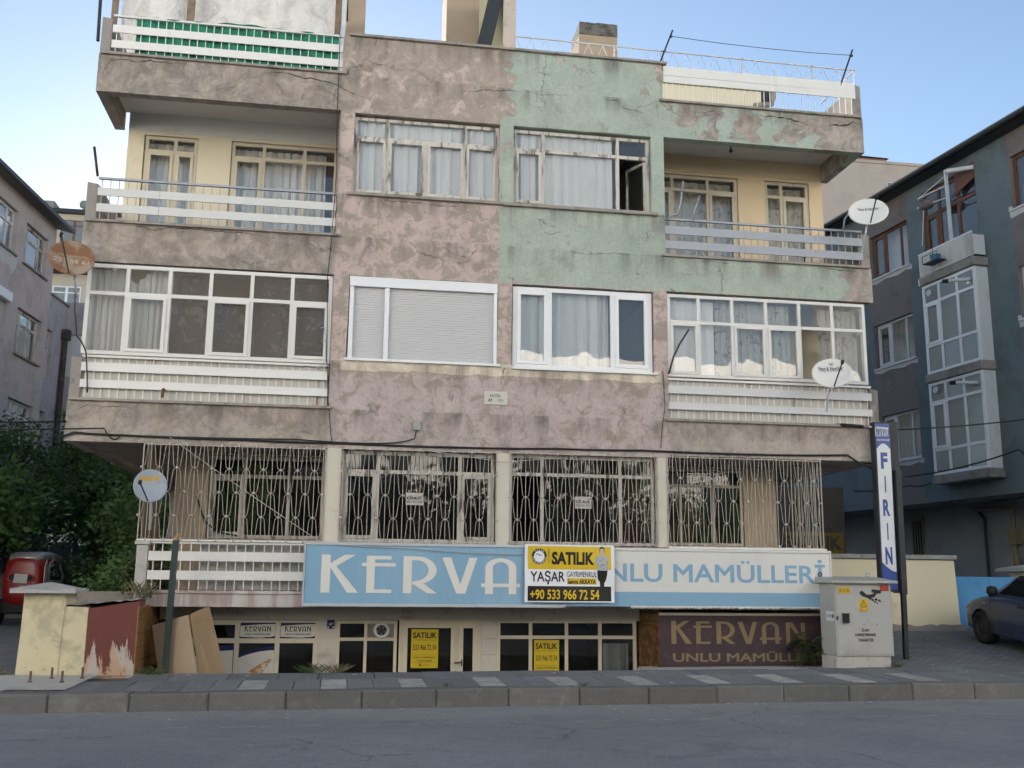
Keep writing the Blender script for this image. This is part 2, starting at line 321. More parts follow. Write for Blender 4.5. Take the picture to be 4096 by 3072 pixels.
# slabs: a front row with every third one pale, a back row of wide dark ones
i = 0; x = -9.7
while x < 14.2:
    wd = .352; pale = (i % 3 == 0) and -2.3 < x < 8.6
    y0, y1 = YK+.33, -1.78
    piece('paving_slab', SLABL if pale else SLABD, pv, (x+wd/2, (y0+y1)/2, side_z(x, -2.4)-.022+random.uniform(-.004, .004)), (wd-.012, y1-y0-.01, .05), (.02+random.uniform(-.006, .006), -.0055+random.uniform(-.008, .008), random.uniform(-.006, .006)))
    x += wd; i += 1
x = -9.7; i = 0
while x < 14.2:
    wd = (.7, .55, .8)[i % 3]; y0, y1 = -1.77, -.95
    if not (-5.0 < x < -3.4): piece('paving_slab', SLABD, pv, (x+wd/2, (y0+y1)/2, side_z(x, -1.36)-.022+random.uniform(-.006, .006)), (wd-.012, y1-y0-.01, .05), (.02+random.uniform(-.012, .012), -.0055+random.uniform(-.01, .01), random.uniform(-.008, .008)))
    x += wd; i += 1
# left yard and right drive
def left_z(x, y): return side_z(x, -.95)-.01+max(0, y+.95)*.022
def right_z(x, y): return side_z(x, -.95)-.02+max(0, min(y, 7)+.95)*.105
S('yard', ramp(-90, -2.84, -.95, 80, left_z, 6, 30), PAV)
S('driveway', ramp(8.3, 90, -.95, 80, right_z, 6, 40), PAV)
S('back_yard', MB().quad((-2.9, 9.2, .3), (8.4, 9.2, .3), (8.4, 80, .3), (-2.9, 80, .3)), EARTH)
lw = MB().box(-2.86, 8.3, -.94, 3.5, -.75, -.70); S('light_well_floor', lw, CONC)
S('light_well_wall', MB().box(-2.86, 8.3, -.95, -.80, -.7, .17).box(-2.86, 4.9, -.97, -.79, .17, .265), CONC)
S('shop_ledge', MB().add([(4.75,-.98,.0),(8.25,-.98,.0),(8.25,.3,.0),(4.75,.3,.0),(4.75,-.98,.265),(8.25,-.98,.30),(8.25,.3,.28),(5.0,.3,.26)], [(0,1,5,4),(4,5,6,7),(0,4,7,3),(1,2,6,5),(2,3,7,6)]), CONCL)
# ------------------------------------------------------------------ the apartment building
BLD = T('apartment_building', 'weathered four storey apartment block, half pink and half green, filling the middle', 'building', (2.5, 0, .2))
def wall(name, x0, x1, z0, z1, y0, y1, holes, mat, parent, stepl=.3, jit=.006):
    """plaster wall with real openings and slightly uneven arrises"""
    def cuts(a, b, ex):
        c = sorted(set([a, b]+[e for e in ex if a < e < b])); out = []
        for p, q in zip(c, c[1:]):
            k = max(1, int((q-p)/stepl)); out += [p+(q-p)*i/k for i in range(k)]
        return out+[c[-1]]
    xs = cuts(x0, x1, [h[0] for h in holes]+[h[1] for h in holes]); zs = cuts(z0, z1, [h[2] for h in holes]+[h[3] for h in holes])
    nx, nz = len(xs)-1, len(zs)-1
    solid = [[not any(h[0] < (xs[i]+xs[i+1])/2 < h[1] and h[2] < (zs[j]+zs[j+1])/2 < h[3] for h in holes) for j in range(nz)] for i in range(nx)]
    rnd = random.Random(hash((x0, z0)) & 255); mb = MB(); idx = {}
    def S_(i, j): return 0 <= i < nx and 0 <= j < nz and solid[i][j]
    def vert(i, j, k):
        if (i, j, k) not in idx:
            nb = [S_(i-1, j-1), S_(i, j-1), S_(i-1, j), S_(i, j)]
            inner = 0 < i < nx and 0 < j < nz and not all(nb); r = random.Random(i*977+j*31+int(x0*100))
            dx, dz = (r.uniform(-jit, jit), r.uniform(-jit, jit)) if inner else (0, 0)
            dy = r.uniform(-.004, .004) if k == 0 and all(nb) else 0
            idx[(i, j, k)] = len(mb.v); mb.v.append((xs[i]+dx, (y0 if k == 0 else y1)+dy, zs[j]+dz))
        return idx[(i, j, k)]
    for i in range(nx):
        for j in range(nz):
            if not solid[i][j]: continue
            mb.f.append((vert(i,j,0), vert(i+1,j,0), vert(i+1,j+1,0), vert(i,j+1,0))); mb.f.append((vert(i,j+1,1), vert(i+1,j+1,1), vert(i+1,j,1), vert(i,j,1)))
            for di, dj, a, b in ((-1,0,(i,j+1),(i,j)), (1,0,(i+1,j),(i+1,j+1)), (0,-1,(i,j),(i+1,j)), (0,1,(i+1,j+1),(i,j+1))):
                if not S_(i+di, j+dj): mb.f.append((vert(*a,1), vert(*b,1), vert(*b,0), vert(*a,0)))
    return P(name, mb, mat, parent)
XL, XA, XB, XR = -4.35, -.30, 5.50, 9.42
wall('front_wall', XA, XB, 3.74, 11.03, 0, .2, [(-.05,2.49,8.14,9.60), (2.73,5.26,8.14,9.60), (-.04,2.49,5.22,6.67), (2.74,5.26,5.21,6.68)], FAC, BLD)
FL = [(3.73, 4.38), (6.67, 7.35), (9.63, 10.30)]
FR = [(3.78, 4.39), (6.70, 7.34), (9.61, 10.30)]
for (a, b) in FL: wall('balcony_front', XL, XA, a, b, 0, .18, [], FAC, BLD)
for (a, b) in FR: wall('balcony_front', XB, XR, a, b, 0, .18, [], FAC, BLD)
for k, (fl, x0, x1, sx) in enumerate([(FL, XL, XA, -1), (FR, XB, XR, 1)]):
    xo = XL if sx < 0 else XR; xi = xo-sx*.17
    for j, (a, b) in enumerate(fl):
        lo, hi = sorted((xo, xi))
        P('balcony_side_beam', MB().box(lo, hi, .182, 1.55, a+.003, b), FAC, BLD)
        # solid side parapet and its corner post, tops broken
        top = (5.1, 8.03, 11.0)[j]
        P('side_parapet', MB().add([(lo,.02,b),(hi,.02,b),(hi,1.55,b),(lo,1.55,b),(lo,.02,top),(hi,.02,top-.03),(hi,.35,top+.01),(lo,.35,top-.05),(hi,1.55,top-.03),(lo,1.55,top)],
            [(0,1,5,4),(1,2,8,6,5),(3,0,4,7,9),(4,5,6,7),(7,6,8,9),(2,3,9,8)]), CONC, BLD, bevel=.012)
        zs = b-.06
        P('balcony_slab', MB().box(min(x0, xi) if sx > 0 else xi, x1 if sx < 0 else xi, .185, 1.5, zs-.28, zs), CEIL, BLD)
    for j, zt in enumerate((4.42, 7.38, 10.34)):
        e0, e1 = (-4.32, -.24) if sx < 0 else (5.43, 9.38)
        P('coping', MB().box(e0, e1, -.055, .2, zt-.045, zt), COPE, BLD, bevel=.008)
P('coping', MB().box(-.2, 2.46, -.06, .24, 11.033, 11.08), COPE, BLD, bevel=.008)
P('coping', MB().box(2.47, 5.58, -.06, .24, 11.031, 11.076), COPE, BLD, bevel=.008)
P('window_sill', MB().box(-.14, 2.55, -.07, .12, 8.085, 8.135), COPE, BLD, bevel=.008)
P('window_sill', MB().box(2.56, 5.36, -.075, .12, 8.075, 8.132), COPE, BLD, bevel=.008)
# balcony back walls, body, roof
wall('balcony_back_wall', -4.10, -.32, 7.0, 10.02, 1.5, 1.65, [(-3.82,-2.87,7.22,9.56), (-2.28,-.345,7.22,9.56)], YELW, BLD, 1, 0)
wall('balcony_back_wall', 5.52, 9.28, 7.0, 10.02, 1.5, 1.65, [(5.62,7.50,7.22,9.56), (8.06,9.0,7.22,9.56)], ORGW, BLD, 1, 0)
P('balcony_lintel_band', MB().box(-4.10, -.32, 1.485, 1.5, 9.62, 10.0), CEIL, BLD); P('balcony_lintel_band', MB().box(5.52, 9.28, 1.485, 1.5, 9.62, 9.98), ORGW, BLD)
wall('balcony_back_wall', -4.10, -.32, 4.0, 7.0, 1.5, 1.65, [(-2.28,-.9,4.3,6.5)], YELW, BLD, 1, 0)
wall('balcony_back_wall', 5.52, 9.28, 4.0, 7.0, 1.5, 1.65, [(6.4,7.7,4.3,6.5)], YELW, BLD, 1, 0)
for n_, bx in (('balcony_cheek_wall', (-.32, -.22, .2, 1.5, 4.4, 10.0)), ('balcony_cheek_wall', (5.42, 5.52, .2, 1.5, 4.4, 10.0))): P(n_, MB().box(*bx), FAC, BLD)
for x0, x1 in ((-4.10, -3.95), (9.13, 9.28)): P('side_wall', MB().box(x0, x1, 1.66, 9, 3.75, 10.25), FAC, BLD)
P('rear_wall', MB().box(-4.10, 9.28, 9.0, 9.2, .2, 10.25), CONC, BLD)
P('roof_slab', MB().box(-4.10, 9.28, 1.56, 9.0, 10.06, 10.24), CONC, BLD); P('roof_slab', MB().box(XA, XB, .21, 1.55, 10.06, 10.24), CONC, BLD)
for z in (3.80, 6.80): P('floor_slab', MB().box(-3.94, 9.12, 1.66, 8.99, z, z+.2), CONC, BLD); P('floor_slab', MB().box(-.2, 5.4, .21, 1.655, z, z+.2), CONC, BLD)
# underside of the overhanging first floor
P('overhang_soffit', MB().box(XL+.02, XR-.02, .19, 9.0, 3.735 if False else 3.76, 3.79), CONC, BLD)
# rooms behind the windows (each a closed interior)
def room(x0, x1, y0, y1, z0, z1, mat=ROOM):
    mb = MB().quad((x0,y1,z0),(x0,y1,z1),(x1,y1,z1),(x1,y1,z0)).quad((x0,y0,z0),(x0,y0,z1),(x0,y1,z1),(x0,y1,z0)).quad((x1,y0,z0),(x1,y1,z0),(x1,y1,z1),(x1,y0,z1))
    mb.quad((x0,y0,z0),(x0,y1,z0),(x1,y1,z0),(x1,y0,z0)).quad((x0,y0,z1),(x1,y0,z1),(x1,y1,z1),(x0,y1,z1)); return P('room', mb, mat, BLD)
for z0, z1 in ((4.05, 6.78), (7.03, 10.03)):
    room(-.19, 2.58, .19, 4.2, z0, z1, ROOM if z0 > 5 else ROOM); room(2.62, 5.39, .19, 4.2, z0, z1)
    room(-3.93, -.36, 1.64, 4.2, z0, z1); room(5.55, 9.1, 1.64, 4.2, z0, z1)
# ------------------------------------------------------------------ windows
def window(parent, name, y, x0, x1, z0, z1, rows, mat, t=.055, d=.05, glass=GLASS, sash=(), skip=(), sd=.018, label=None):
    """rows: (z0, z1, [mullion centres]) bottom to top. sash/skip: (row, column) of opening casements / missing panes"""
    mb = MB(); cells = []; N = len(rows)
    mb.box(x0, x0+t, y, y+d, z0, z1).box(x1-t, x1, y, y+d, z0, z1).box(x0+t, x1-t, y, y+d, z0, z0+t).box(x0+t, x1-t, y, y+d, z1-t, z1)
    for r, (a, b, ms) in enumerate(rows):
        za = a if r else z0+t; zb = b if r < N-1 else z1-t
        if r < N-1: mb.box(x0+t, x1-t, y+.004, y+d-.004, b-t*.5, b+t*.5); zb = b-t*.5
        if r: za = a+t*.5
        xs = [x0+t-t*.5]+list(ms)+[x1-t+t*.5]
        for m in ms: mb.box(m-t*.5, m+t*.5, y+.002, y+d-.002, za, zb)
        for c, (p, q) in enumerate(zip(xs, xs[1:])): cells.append((r, c, p+t*.5, q-t*.5, za, zb))
    for (r, c, p, q, a, b) in cells:
        if (r, c) in sash:
            s_ = t*.85; mb.box(p, p+s_, y-sd, y+d*.6, a, b).box(q-s_, q, y-sd, y+d*.6, a, b).box(p+s_, q-s_, y-sd, y+d*.6, a, a+s_).box(p+s_, q-s_, y-sd, y+d*.6, b-s_, b)
    o = P(name, mb, mat, parent)
    for (r, c, p, q, a, b) in cells:
        if (r, c) in skip: continue
        e = t*.7 if (r, c) in sash else 0; w_ = random.uniform(-.004, .004)
        P('pane', MB().quad((p+e, y+d*.5+w_, a+e), (q-e, y+d*.5-w_, a+e), (q-e, y+d*.5-w_, b-e), (p+e, y+d*.5+w_, b-e)), glass, o)
    return o
window(BLD, 'window', .10, -.05, 2.49, 8.14, 9.575, [(8.14, 9.20, [.525, 1.20, 1.885]), (9.20, 9.575, [.525, 1.885])], PEELW, .055, .06, sash=((0,0),(0,1),(0,2),(0,3)))
wg = window(BLD, 'window', .10, 2.74, 5.25, 8.14, 9.575, [(8.14, 9.20, [3.29, 4.66]), (9.20, 9.575, [3.29, 4.66])], PEELW, .06, .06, sash=((0,0),), skip=((0,2),))
P('open_casement', MB().bar((5.18,.17,8.2),(5.18,.17,9.14),.05).bar((4.98,.62,8.2),(4.98,.62,9.14),.05).bar((5.18,.17,8.2),(4.98,.62,8.2),.05).bar((5.18,.17,9.14),(4.98,.62,9.14),.05), PEELW, wg)
P('pane', MB().quad((5.175,.19,8.22),(4.985,.6,8.22),(4.985,.6,9.12),(5.175,.19,9.12)), GLASS_D, wg)
window(BLD, 'window', .06, 2.76, 5.24, 5.215, 6.655, [(5.215, 6.655, [3.41, 4.535])], PVC, .075, .07, sash=((0,0),(0,2)))
P('window_sill', MB().box(2.73, 5.30, -.05, .06, 5.175, 5.205), PVC, BLD)
window(BLD, 'balcony_glazing', .02, -4.22, -.31, 5.14, 6.64, [(5.14, 6.155, [-3.59,-2.93,-2.28,-1.62,-.965]), (6.155, 6.64, [-3.59,-2.93,-2.28,-1.62,-.965])], WHITE_R, .06, .05, sash=((0,1),(0,3),(0,5)))
window(BLD, 'balcony_glazing', .02, 5.51, 9.25, 5.17, 6.66, [(5.17, 6.16, [6.09,6.715,7.35,7.98,8.61]), (6.16, 6.66, [6.09,6.715,7.35,7.98,8.61])], WHITE_R, .055, .05, sash=((0,0),(0,2),(0,3)), skip=((0,4),))
for xx, y0 in ((-4.22, .08), (9.2, .08)):      # glazed returns of the closed balconies
    mb = MB().box(xx, xx+.05, y0, 1.5, 5.14, 5.2).box(xx, xx+.05, y0, 1.5, 6.12, 6.17).box(xx, xx+.05, y0, 1.5, 6.60, 6.65)
    for q in (.08, .76, 1.45): mb.box(xx+.002, xx+.048, q, q+.05, 5.2, 6.6)
    o = P('balcony_glazing_return', mb, WHITE_R, BLD)
    for a, b in ((5.2, 6.12), (6.17, 6.6)):
        for p, q in ((.13, .76), (.81, 1.45)): P('pane', MB().quad((xx+.025,p,a),(xx+.025,q,a),(xx+.025,q,b),(xx+.025,p,b)), GLASS, o)
window(BLD, 'balcony_door', 1.53, -3.80, -2.88, 7.23, 9.55, [(7.23, 9.27, [-3.27]), (9.27, 9.55, [-3.27])], CREAMW, .06, .05, sash=((0,0),(0,1)))
window(BLD, 'balcony_window', 1.53, -2.27, -.35, 7.23, 9.55, [(7.23, 9.26, [-1.69,-.95]), (9.26, 9.55, [-1.69,-.95])], CREAMW, .06, .05, sash=((0,0),))
window(BLD, 'balcony_window', 1.53, 5.63, 7.49, 7.23, 9.55, [(7.23, 9.25, [6.15, 6.88]), (9.25, 9.55, [6.15, 6.88])], CREAMW, .06, .05, sash=((0,0),(0,2)))
window(BLD, 'balcony_door', 1.53, 8.07, 8.99, 7.23, 9.55, [(7.23, 9.24, [8.42]), (9.24, 9.55, [8.42])], CREAMW, .06, .05, sash=((0,1),))
# roller shutter window
sh = P('roller_shutter', MB().box(-.03, 2.48, -.035, .18, 6.485, 6.65).box(-.02, .05, -.01, .12, 5.25, 6.483).box(.565, .64, -.01, .12, 5.25, 6.483).box(2.42, 2.48, -.01, .12, 5.25, 6.483), PVC, BLD)
P('window_sill', MB().box(-.07, 2.53, -.05, .18, 5.205, 5.245), PVC, BLD)
SLAT = M('shutter_slat', (.55, .55, .55), .5, .05, 3, (.4, .38, .34), .3, 3, .6, 0)
for x0, x1 in ((.052, .563), (.642, 2.418)):
    k = 0; z = 5.268
    while z < 6.47: piece('slat', SLAT, sh, ((x0+x1)/2, .05, z), (x1-x0, .014, .041), (R(-12), 0, 0)); z += .0425
# ------------------------------------------------------------------ balcony railings
def railing(x0, x1, zb, zt, boards, mat, bmat, y=.03, n=29, backing=None, tops=True, joints=()):
    r = P('balcony_railing', MB().box(x0, x1, y-.02, y+.03, zt-.035, zt) if tops else MB().box(x0, x1, y, y+.02, zb+.02, zb+.04), mat, BLD)
    for i in range(n):
        x = x0+(x1-x0)*(i+.5)/n; piece('baluster', mat, r, (x+random.uniform(-.008, .008), y+.012, (zb+zt-.035)/2), (.013, .013, zt-.035-zb), (0, random.uniform(-.006, .006), 0))
    for a, b in boards:
        js = [x0]+[j for j in joints]+[x1]
        for p, q in zip(js, js[1:]): piece('rail_board', bmat, r, ((p+q)/2, y-.012, (a+b)/2), (q-p-.004, .022, b-a), (0, random.uniform(-.0012, .0012), 0))
    if backing: P('backing_panel', MB().box(x0, x1, y+.05, y+.06, zb+.01, zt+.02), backing, r)
    return r
WBOARD = M('white_board', (.74, .73, .70), .5, .04, 1.2, (.22, .1, .05), .8, 9, .74, .05)
BACKP = M('dirty_white_sheet', (.56, .54, .49), .7, .1, 3, (.26, .12, .06), .75, 6, .6, .15, streak=True)
railing(-4.17, -.31, 10.34, 11.05, [(10.44, 10.58), (10.72, 10.86)], WHITE, WBOARD, joints=(-3.25,))
railing(-4.18, -.31, 7.38, 8.12, [(7.52, 7.66), (7.80, 7.935)], GREYP, M('offwhite_board', (.62,.62,.6), .5, .05, 1.2, (.3,.28,.25), .5, 4, .66, .05), joints=(-3.2,))
railing(-4.19, -.32, 4.42, 5.12, [(4.59, 4.72), (4.86, 5.0)], WHITE, WBOARD, backing=BACKP, n=30)
railing(5.50, 9.28, 7.38, 8.07, [(7.50, 7.645), (7.77, 7.92)], GREYP, GREYP, joints=(7.0, 8.35), n=29)
railing(5.49, 9.29, 4.43, 5.14, [(4.59, 4.715), (4.87, 5.01)], WHITE, M('greyish_board', (.60,.60,.60), .55, .05, 1.2, (.35,.3,.25), .5, 3, .66, .05), backing=BACKP, n=28)
railing(5.52, 9.31, 10.34, 11.02, [(10.70, 10.83), (10.835, 10.985)], WHITE, WHITE, n=30)
# ------------------------------------------------------------------ ground floor flat above the shop
for x0, x1 in ((-.28, -.04), (2.51, 2.725), (5.27, 5.44)): P('pilaster', MB().box(x0, x1, 0, .22, 2.22, 3.738), PILA, BLD)
GW = M('ground_floor_slab', (.40, .32, .30), .9, .2, 2.5, (.55, .53, .5), .8, 2.4, .5, .6, 40, .008, streak=True)
P('ground_floor_slab', MB().box(-3.12, 8.26, 0, 2.2, 1.20, 1.40), GW, BLD)
P('coping', MB().box(-3.15, 8.28, -.03, .2, 1.403, 1.45), GW, BLD)
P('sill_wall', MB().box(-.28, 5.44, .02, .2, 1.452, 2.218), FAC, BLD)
P('corner_post', MB().box(-3.13, -2.96, 0, .18, 1.452, 2.14).box(-3.16, -2.93, -.03, .21, 2.142, 2.2), CONCL, BLD, bevel=.01)
railing(-2.95, -.30, 1.45, 2.2, [(1.61, 1.75), (1.90, 2.045)], WHITE, WHITE_R, n=19, backing=None)
P('panel_screen', MB().box(-2.2, -.3, .25, .27, 1.46, 2.2), CONCL, BLD)
railing(5.45, 8.2, 1.45, 2.2, [(1.61, 1.75), (1.90, 2.045)], WHITE, WHITE_R, n=19)
P('rail_shelf', MB().box(5.44, 8.27, -.05, .16, 2.203, 2.235), WHITE_R, BLD); P('rail_shelf', MB().box(-3.14, -.29, -.03, .12, 2.203, 2.225), WHITE, BLD)
wall('recess_back_wall', -2.80, -.26, 1.45, 3.755, 1.3, 1.45, [(-2.27, -.31, 2.3, 3.72)], TANW, BLD, 1, 0)
wall('recess_back_wall', 5.42, 7.96, 1.45, 3.755, 1.3, 1.45, [(5.60, 7.33, 2.3, 3.72)], TANW, BLD, 1, 0)
P('recess_cheek', MB().box(-.30, -.20, .2, 1.3, 1.46, 3.75), PILA, BLD); P('recess_cheek', MB().box(5.36, 5.42, .23, 1.3, 1.46, 3.75), PILA, BLD)
P('side_wall', MB().box(-2.80, -2.66, 1.46, 9, .0, 3.75), TANW, BLD); P('side_wall', MB().box(7.84, 7.96, 1.46, 9, .0, 3.75), TANW, BLD)
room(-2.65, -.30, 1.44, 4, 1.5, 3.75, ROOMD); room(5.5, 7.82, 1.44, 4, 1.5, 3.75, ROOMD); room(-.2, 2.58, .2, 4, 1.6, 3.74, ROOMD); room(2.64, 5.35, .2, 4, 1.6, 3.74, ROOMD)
window(BLD, 'window', .12, -.035, 2.49, 2.235, 3.72, [(2.235, 3.385, [.55, 1.905]), (3.385, 3.72, [.55, 1.905])], PEELW, .06, .05, GLASS_D, sash=((0,0),(0,2)))
window(BLD, 'window', .12, 2.735, 5.25, 2.235, 3.73, [(2.235, 3.405, [3.30, 4.655]), (3.405, 3.73, [3.30, 4.655])], PEELW, .055, .05, GLASS_D, skip=((0,0),))
window(BLD, 'balcony_window', 1.33, -2.26, -.32, 2.31, 3.71, [(2.31, 3.37, [-1.67,-.93]), (3.37, 3.71, [-1.67,-.93])], PEELW, .06, .05, GLASS_D, sash=((0,0),))
window(BLD, 'balcony_window', 1.33, 5.61, 7.32, 2.31, 3.71, [(2.31, 3.40, [6.12, 6.75]), (3.40, 3.71, [6.75])], CREAMW, .05, .05, GLASS_D)
# wrought iron grilles: straight bars and waved strands meeting in welded rosettes
IRON = M('pale_iron', (.43, .395, .35), .6, .1, 6, (.16, .08, .05), .7, 9, .6, .1); ROS = M('rosette_iron', (.52, .48, .43), .6, .15, 5, (.3, .12, .05), .7, 7, .55, .1)
PROF = [(0,-1),(.008,-.79),(.026,-.58),(.055,-.4),(.095,-.27),(.15,-.2),(.5,0),(.85,.2),(.905,.27),(.945,.4),(.974,.58),(.992,.79),(1,1)]
_str = {}
def grille(x0, x1, zt, zb, first, p=.268, rows=4, dz=.378, ztop=3.35, ph=0, y=-.01, frame=True):
    g = P('window_grille', MB().bar((x0,y,zt),(x1,y,zt),.016).bar((x0,y,zb),(x1,y,zb),.018).bar((x0,y,zb),(x0,y,zt),.016).bar((x1,y,zb),(x1,y,zt),.016), IRON, BLD)
    key = (p, rows, dz, ztop, zt)
    if key not in _str:
        pts = []
        up = (zt-ztop)/dz
        if up > .3: pts = [(-1+2*(1-min(up,1)) if up < 1 else 1, 0)]; pts = [(p/4*(-f if False else f), 0, ztop+dz*(1-t)) for t, f in [(t, -f) for t, f in PROF] if ztop+dz*(1-t) <= zt-.004]
        for r in range(rows-1):
            s = -1 if r % 2 == 0 else 1
            q = [(p/4*(f if r % 2 == 0 else -f), 0, ztop-dz*r-dz*t) for t, f in PROF]
            pts += q[1:] if pts else q
        zlast = ztop-dz*(rows-1)
        if zlast > zb+.05:
            pts += [(p/4*(f if (rows-1) % 2 == 0 else -f), 0, zlast-dz*t) for t, f in PROF[1:] if zlast-dz*t > zb+.004]
        me = MB().tube(pts, .005, 5).mesh('strand'); me.materials.append(IRON); m2 = MB().tube([(-a, b, c) for a, b, c in pts], .005, 5).mesh('strand'); m2.materials.append(IRON)
        k = MB().lathe([(0,-.016),(.016,-.014),(.024,0),(.016,.012),(0,.014)], axis='y', seg=8).mesh('rosette', smooth=True); k.materials.append(ROS)
        _str[key] = (me, m2, k)
    me, m2, kn = _str[key]; o0 = ORG[g.name]; i = 0; x = first-p
    while x < x1+p:
        for dx, mesh in ((p/4, me), (3*p/4, m2)):
            if x0-.01 < x+dx < x1+.01: link('strand', mesh, g, Vector((x+dx, y-.006, 0))-o0)
        for dx in (0, p/2):
            if x0+.02 < x+dx < x1-.02: piece('bar', IRON, g, (x+dx, y+.008, (zt+zb)/2), (.0095, .0095, zt-zb))
            for r in range(rows+1):
                zz = ztop-dz*(r-1) if False else ztop-dz*r
                if (r % 2 == 0) == (dx == 0) and zb-.01 < zz < zt+.01 and x0-.02 < x+dx < x1+.02: link('rosette', kn, g, Vector((x+dx, y-.012, zz))-o0)
            zz = ztop+dz
            if dx and zz < zt+.02 and x0-.02 < x+dx < x1+.02: link('rosette', kn, g, Vector((x+dx, y-.012, min(zz, zt)))-o0)
        x += p
    return g
grille(-3.13, -.30, 3.715, 2.225, -2.88, .268, 4, .376, 3.35)
grille(-.05, 2.50, 3.735, 2.25, .255, .2815, 5, .372, 3.36)
grille(2.74, 5.27, 3.745, 2.255, 2.86, .272, 5, .372, 3.38)
grille(5.45, 8.235, 3.755, 2.24, 5.68, .268, 4, .377, 3.395)
sg = P('window_grille', MB().bar((8.235,.02,3.75),(8.235,1.3,3.75),.016).bar((8.235,.02,2.24),(8.235,1.3,2.24),.016), IRON, BLD)
for k in range(9): piece('bar', IRON, sg, (8.235, .1+k*.14, 3.0), (.014, .014, 1.5))
STICK = M('reed', (.22, .17, .11), .9, .3, 20, bump=.2)
rs = T('reed_screen', 'screen of upright dark reeds on the left end of the ground floor balcony', 'screen', (-3.05, .6, 1.5))
for k in range(24): piece('reed', STICK, rs, (-3.06+random.uniform(-.03, .03), .12+k*.05, 2.62+random.uniform(-.05, .05)), (.03, .035, 2.15), (random.uniform(-.03, .03), random.uniform(-.02, .02), 0))

# long cracks in the plaster, where they run
CRK = M('crack_shadow', (.03, .027, .025), .95, .1, bump=0)
def crack(pts, w0=.008, y=-.0045):
    r = random.Random(len(pts)+int(pts[0][0]*100)); q = []
    for (a, b), (c, d) in zip(pts, pts[1:]):
        L = math.hypot(c-a, d-b); k = max(2, int(L/.05))
        for i in range(k): t = i/k; q.append((a+(c-a)*t+r.uniform(-.008, .008), b+(d-b)*t+r.uniform(-.014, .014)))
    q.append(pts[-1]); n = len(q); mb = MB(); up = []; dn = []
    for i, (a, b) in enumerate(q):
        e = min(1, 3*min(i, n-1-i)/n+.12); h = w0*e*r.uniform(.35, 1.5)/2; up.append((a, y, b+h)); dn.append((a+h*.4, y, b-h))
    for i in range(n-1): mb.quad(dn[i], dn[i+1], up[i+1], up[i])
    return P('crack', mb, CRK, BLD)
for pts, w_ in (([(-4.28,9.84),(-4.24,10.02),(-4.15,10.2),(-3.93,10.24),(-3.74,10.19),(-3.52,10.25),(-3.23,10.24),(-2.92,10.25)], .013), ([(-1.71,10.21),(-1.23,10.24),(-1.01,10.17),(-.74,10.17),(-.39,10.1),(-.1,9.95),(.2,9.86)], .016),
    ([(-3.93,7.3),(-3.56,7.31),(-3.23,7.26),(-3.03,7.31),(-2.68,7.31),(-2.17,7.3),(-1.65,7.29),(-1.26,7.23)], .013), ([(1.76,10.15),(1.98,10.18),(2.18,10.24),(2.49,10.24),(2.69,10.27),(2.87,10.24)], .011), ([(2.95,10.28),(3.13,10.23),(3.56,10.25),(3.75,10.25)], .008), ([(4.38,10.23),(4.65,10.25),(4.71,10.15),(4.81,10.09),(4.94,10.1),(5.18,10.02)], .012), ([(4.94,10.1),(5.12,10.18),(5.34,10.26),(5.43,10.3)], .007),
    ([(.33,8.01),(.84,8.04),(1.25,8.02),(1.55,8.0),(1.8,8.02),(2.05,7.96)], .01), ([(6.03,10.15),(6.22,10.14),(6.45,10.19),(6.68,10.1)], .012), ([(7.27,10.19),(7.5,10.18),(7.8,10.19),(8.04,10.15),(8.27,10.09),(8.42,10.07),(8.46,9.94)], .02), ([(8.67,10.08),(8.84,10.12),(9.05,10.13),(9.22,10.21),(9.36,10.18)], .028),
    ([(-4.31,4.11),(-4.23,4.2),(-4.02,4.32),(-3.83,4.29),(-3.54,4.31),(-3.37,4.28),(-3.16,4.35)], .009), ([(2.69,7.83),(2.72,7.66),(2.69,7.34)], .005), ([(2.87,7.96),(2.89,7.67),(2.87,7.12)], .005), ([(3.28,7.31),(3.79,7.3),(4.19,7.3),(4.48,7.34),(4.91,7.32),(5.31,7.33)], .005), ([(3.15,10.68),(3.24,10.65),(3.42,10.62)], .007), ([(2.62,5.2),(2.58,5.05),(2.63,4.95)], .03), ([(5.42,5.35),(5.38,5.2),(5.44,5.05),(5.4,4.85)], .02), ([(-.3,9.5),(-.22,9.35),(-.18,9.2)], .008), ([(6.0,7.28),(6.3,7.29),(6.7,7.27)], .006), ([(8.5,7.3),(8.8,7.28),(9.2,7.26)], .012)): crack(pts, w_)
# ------------------------------------------------------------------ lettering
def text_mesh(s, x0, x1, z0, z1, y, bold=0., shear=0.):
    cu = bpy.data.curves.new('t', 'FONT'); cu.body = s; cu.bevel_depth = bold*.9; cu.bevel_resolution = 0; cu.resolution_u = 3; cu.shear = shear; cu.align_x = 'LEFT'
    to = bpy.data.objects.new('t', cu); COL.objects.link(to); bpy.context.view_layer.update()
    me = to.evaluated_get(bpy.context.evaluated_depsgraph_get()).to_mesh()
    v = np.array([q.co[:] for q in me.vertices]); f = [tuple(p.vertices) for p in me.polygons]; to.to_mesh_clear()
    bpy.data.objects.remove(to); bpy.data.curves.remove(cu)
    a, b = v.min(0), v.max(0); mb = MB()
    kz = .0012/(b[2]-a[2]) if b[2]-a[2] > 1e-6 else 0
    mb.v = [(x0+(p[0]-a[0])/(b[0]-a[0])*(x1-x0), y-(p[2]-a[2])*kz, z0+(p[1]-a[1])/(b[1]-a[1])*(z1-z0)) for p in v]; mb.f = f
    return mb
def text(parent, s, x0, x1, z0, z1, y, mat, bold=0., name='lettering', fn=None, shear=0.):
    mb = text_mesh(s, x0, x1, z0, z1, y, bold, shear)
    if fn: mb.v = [fn(*p) for p in mb.v]
    return P(name, mb, mat, parent)
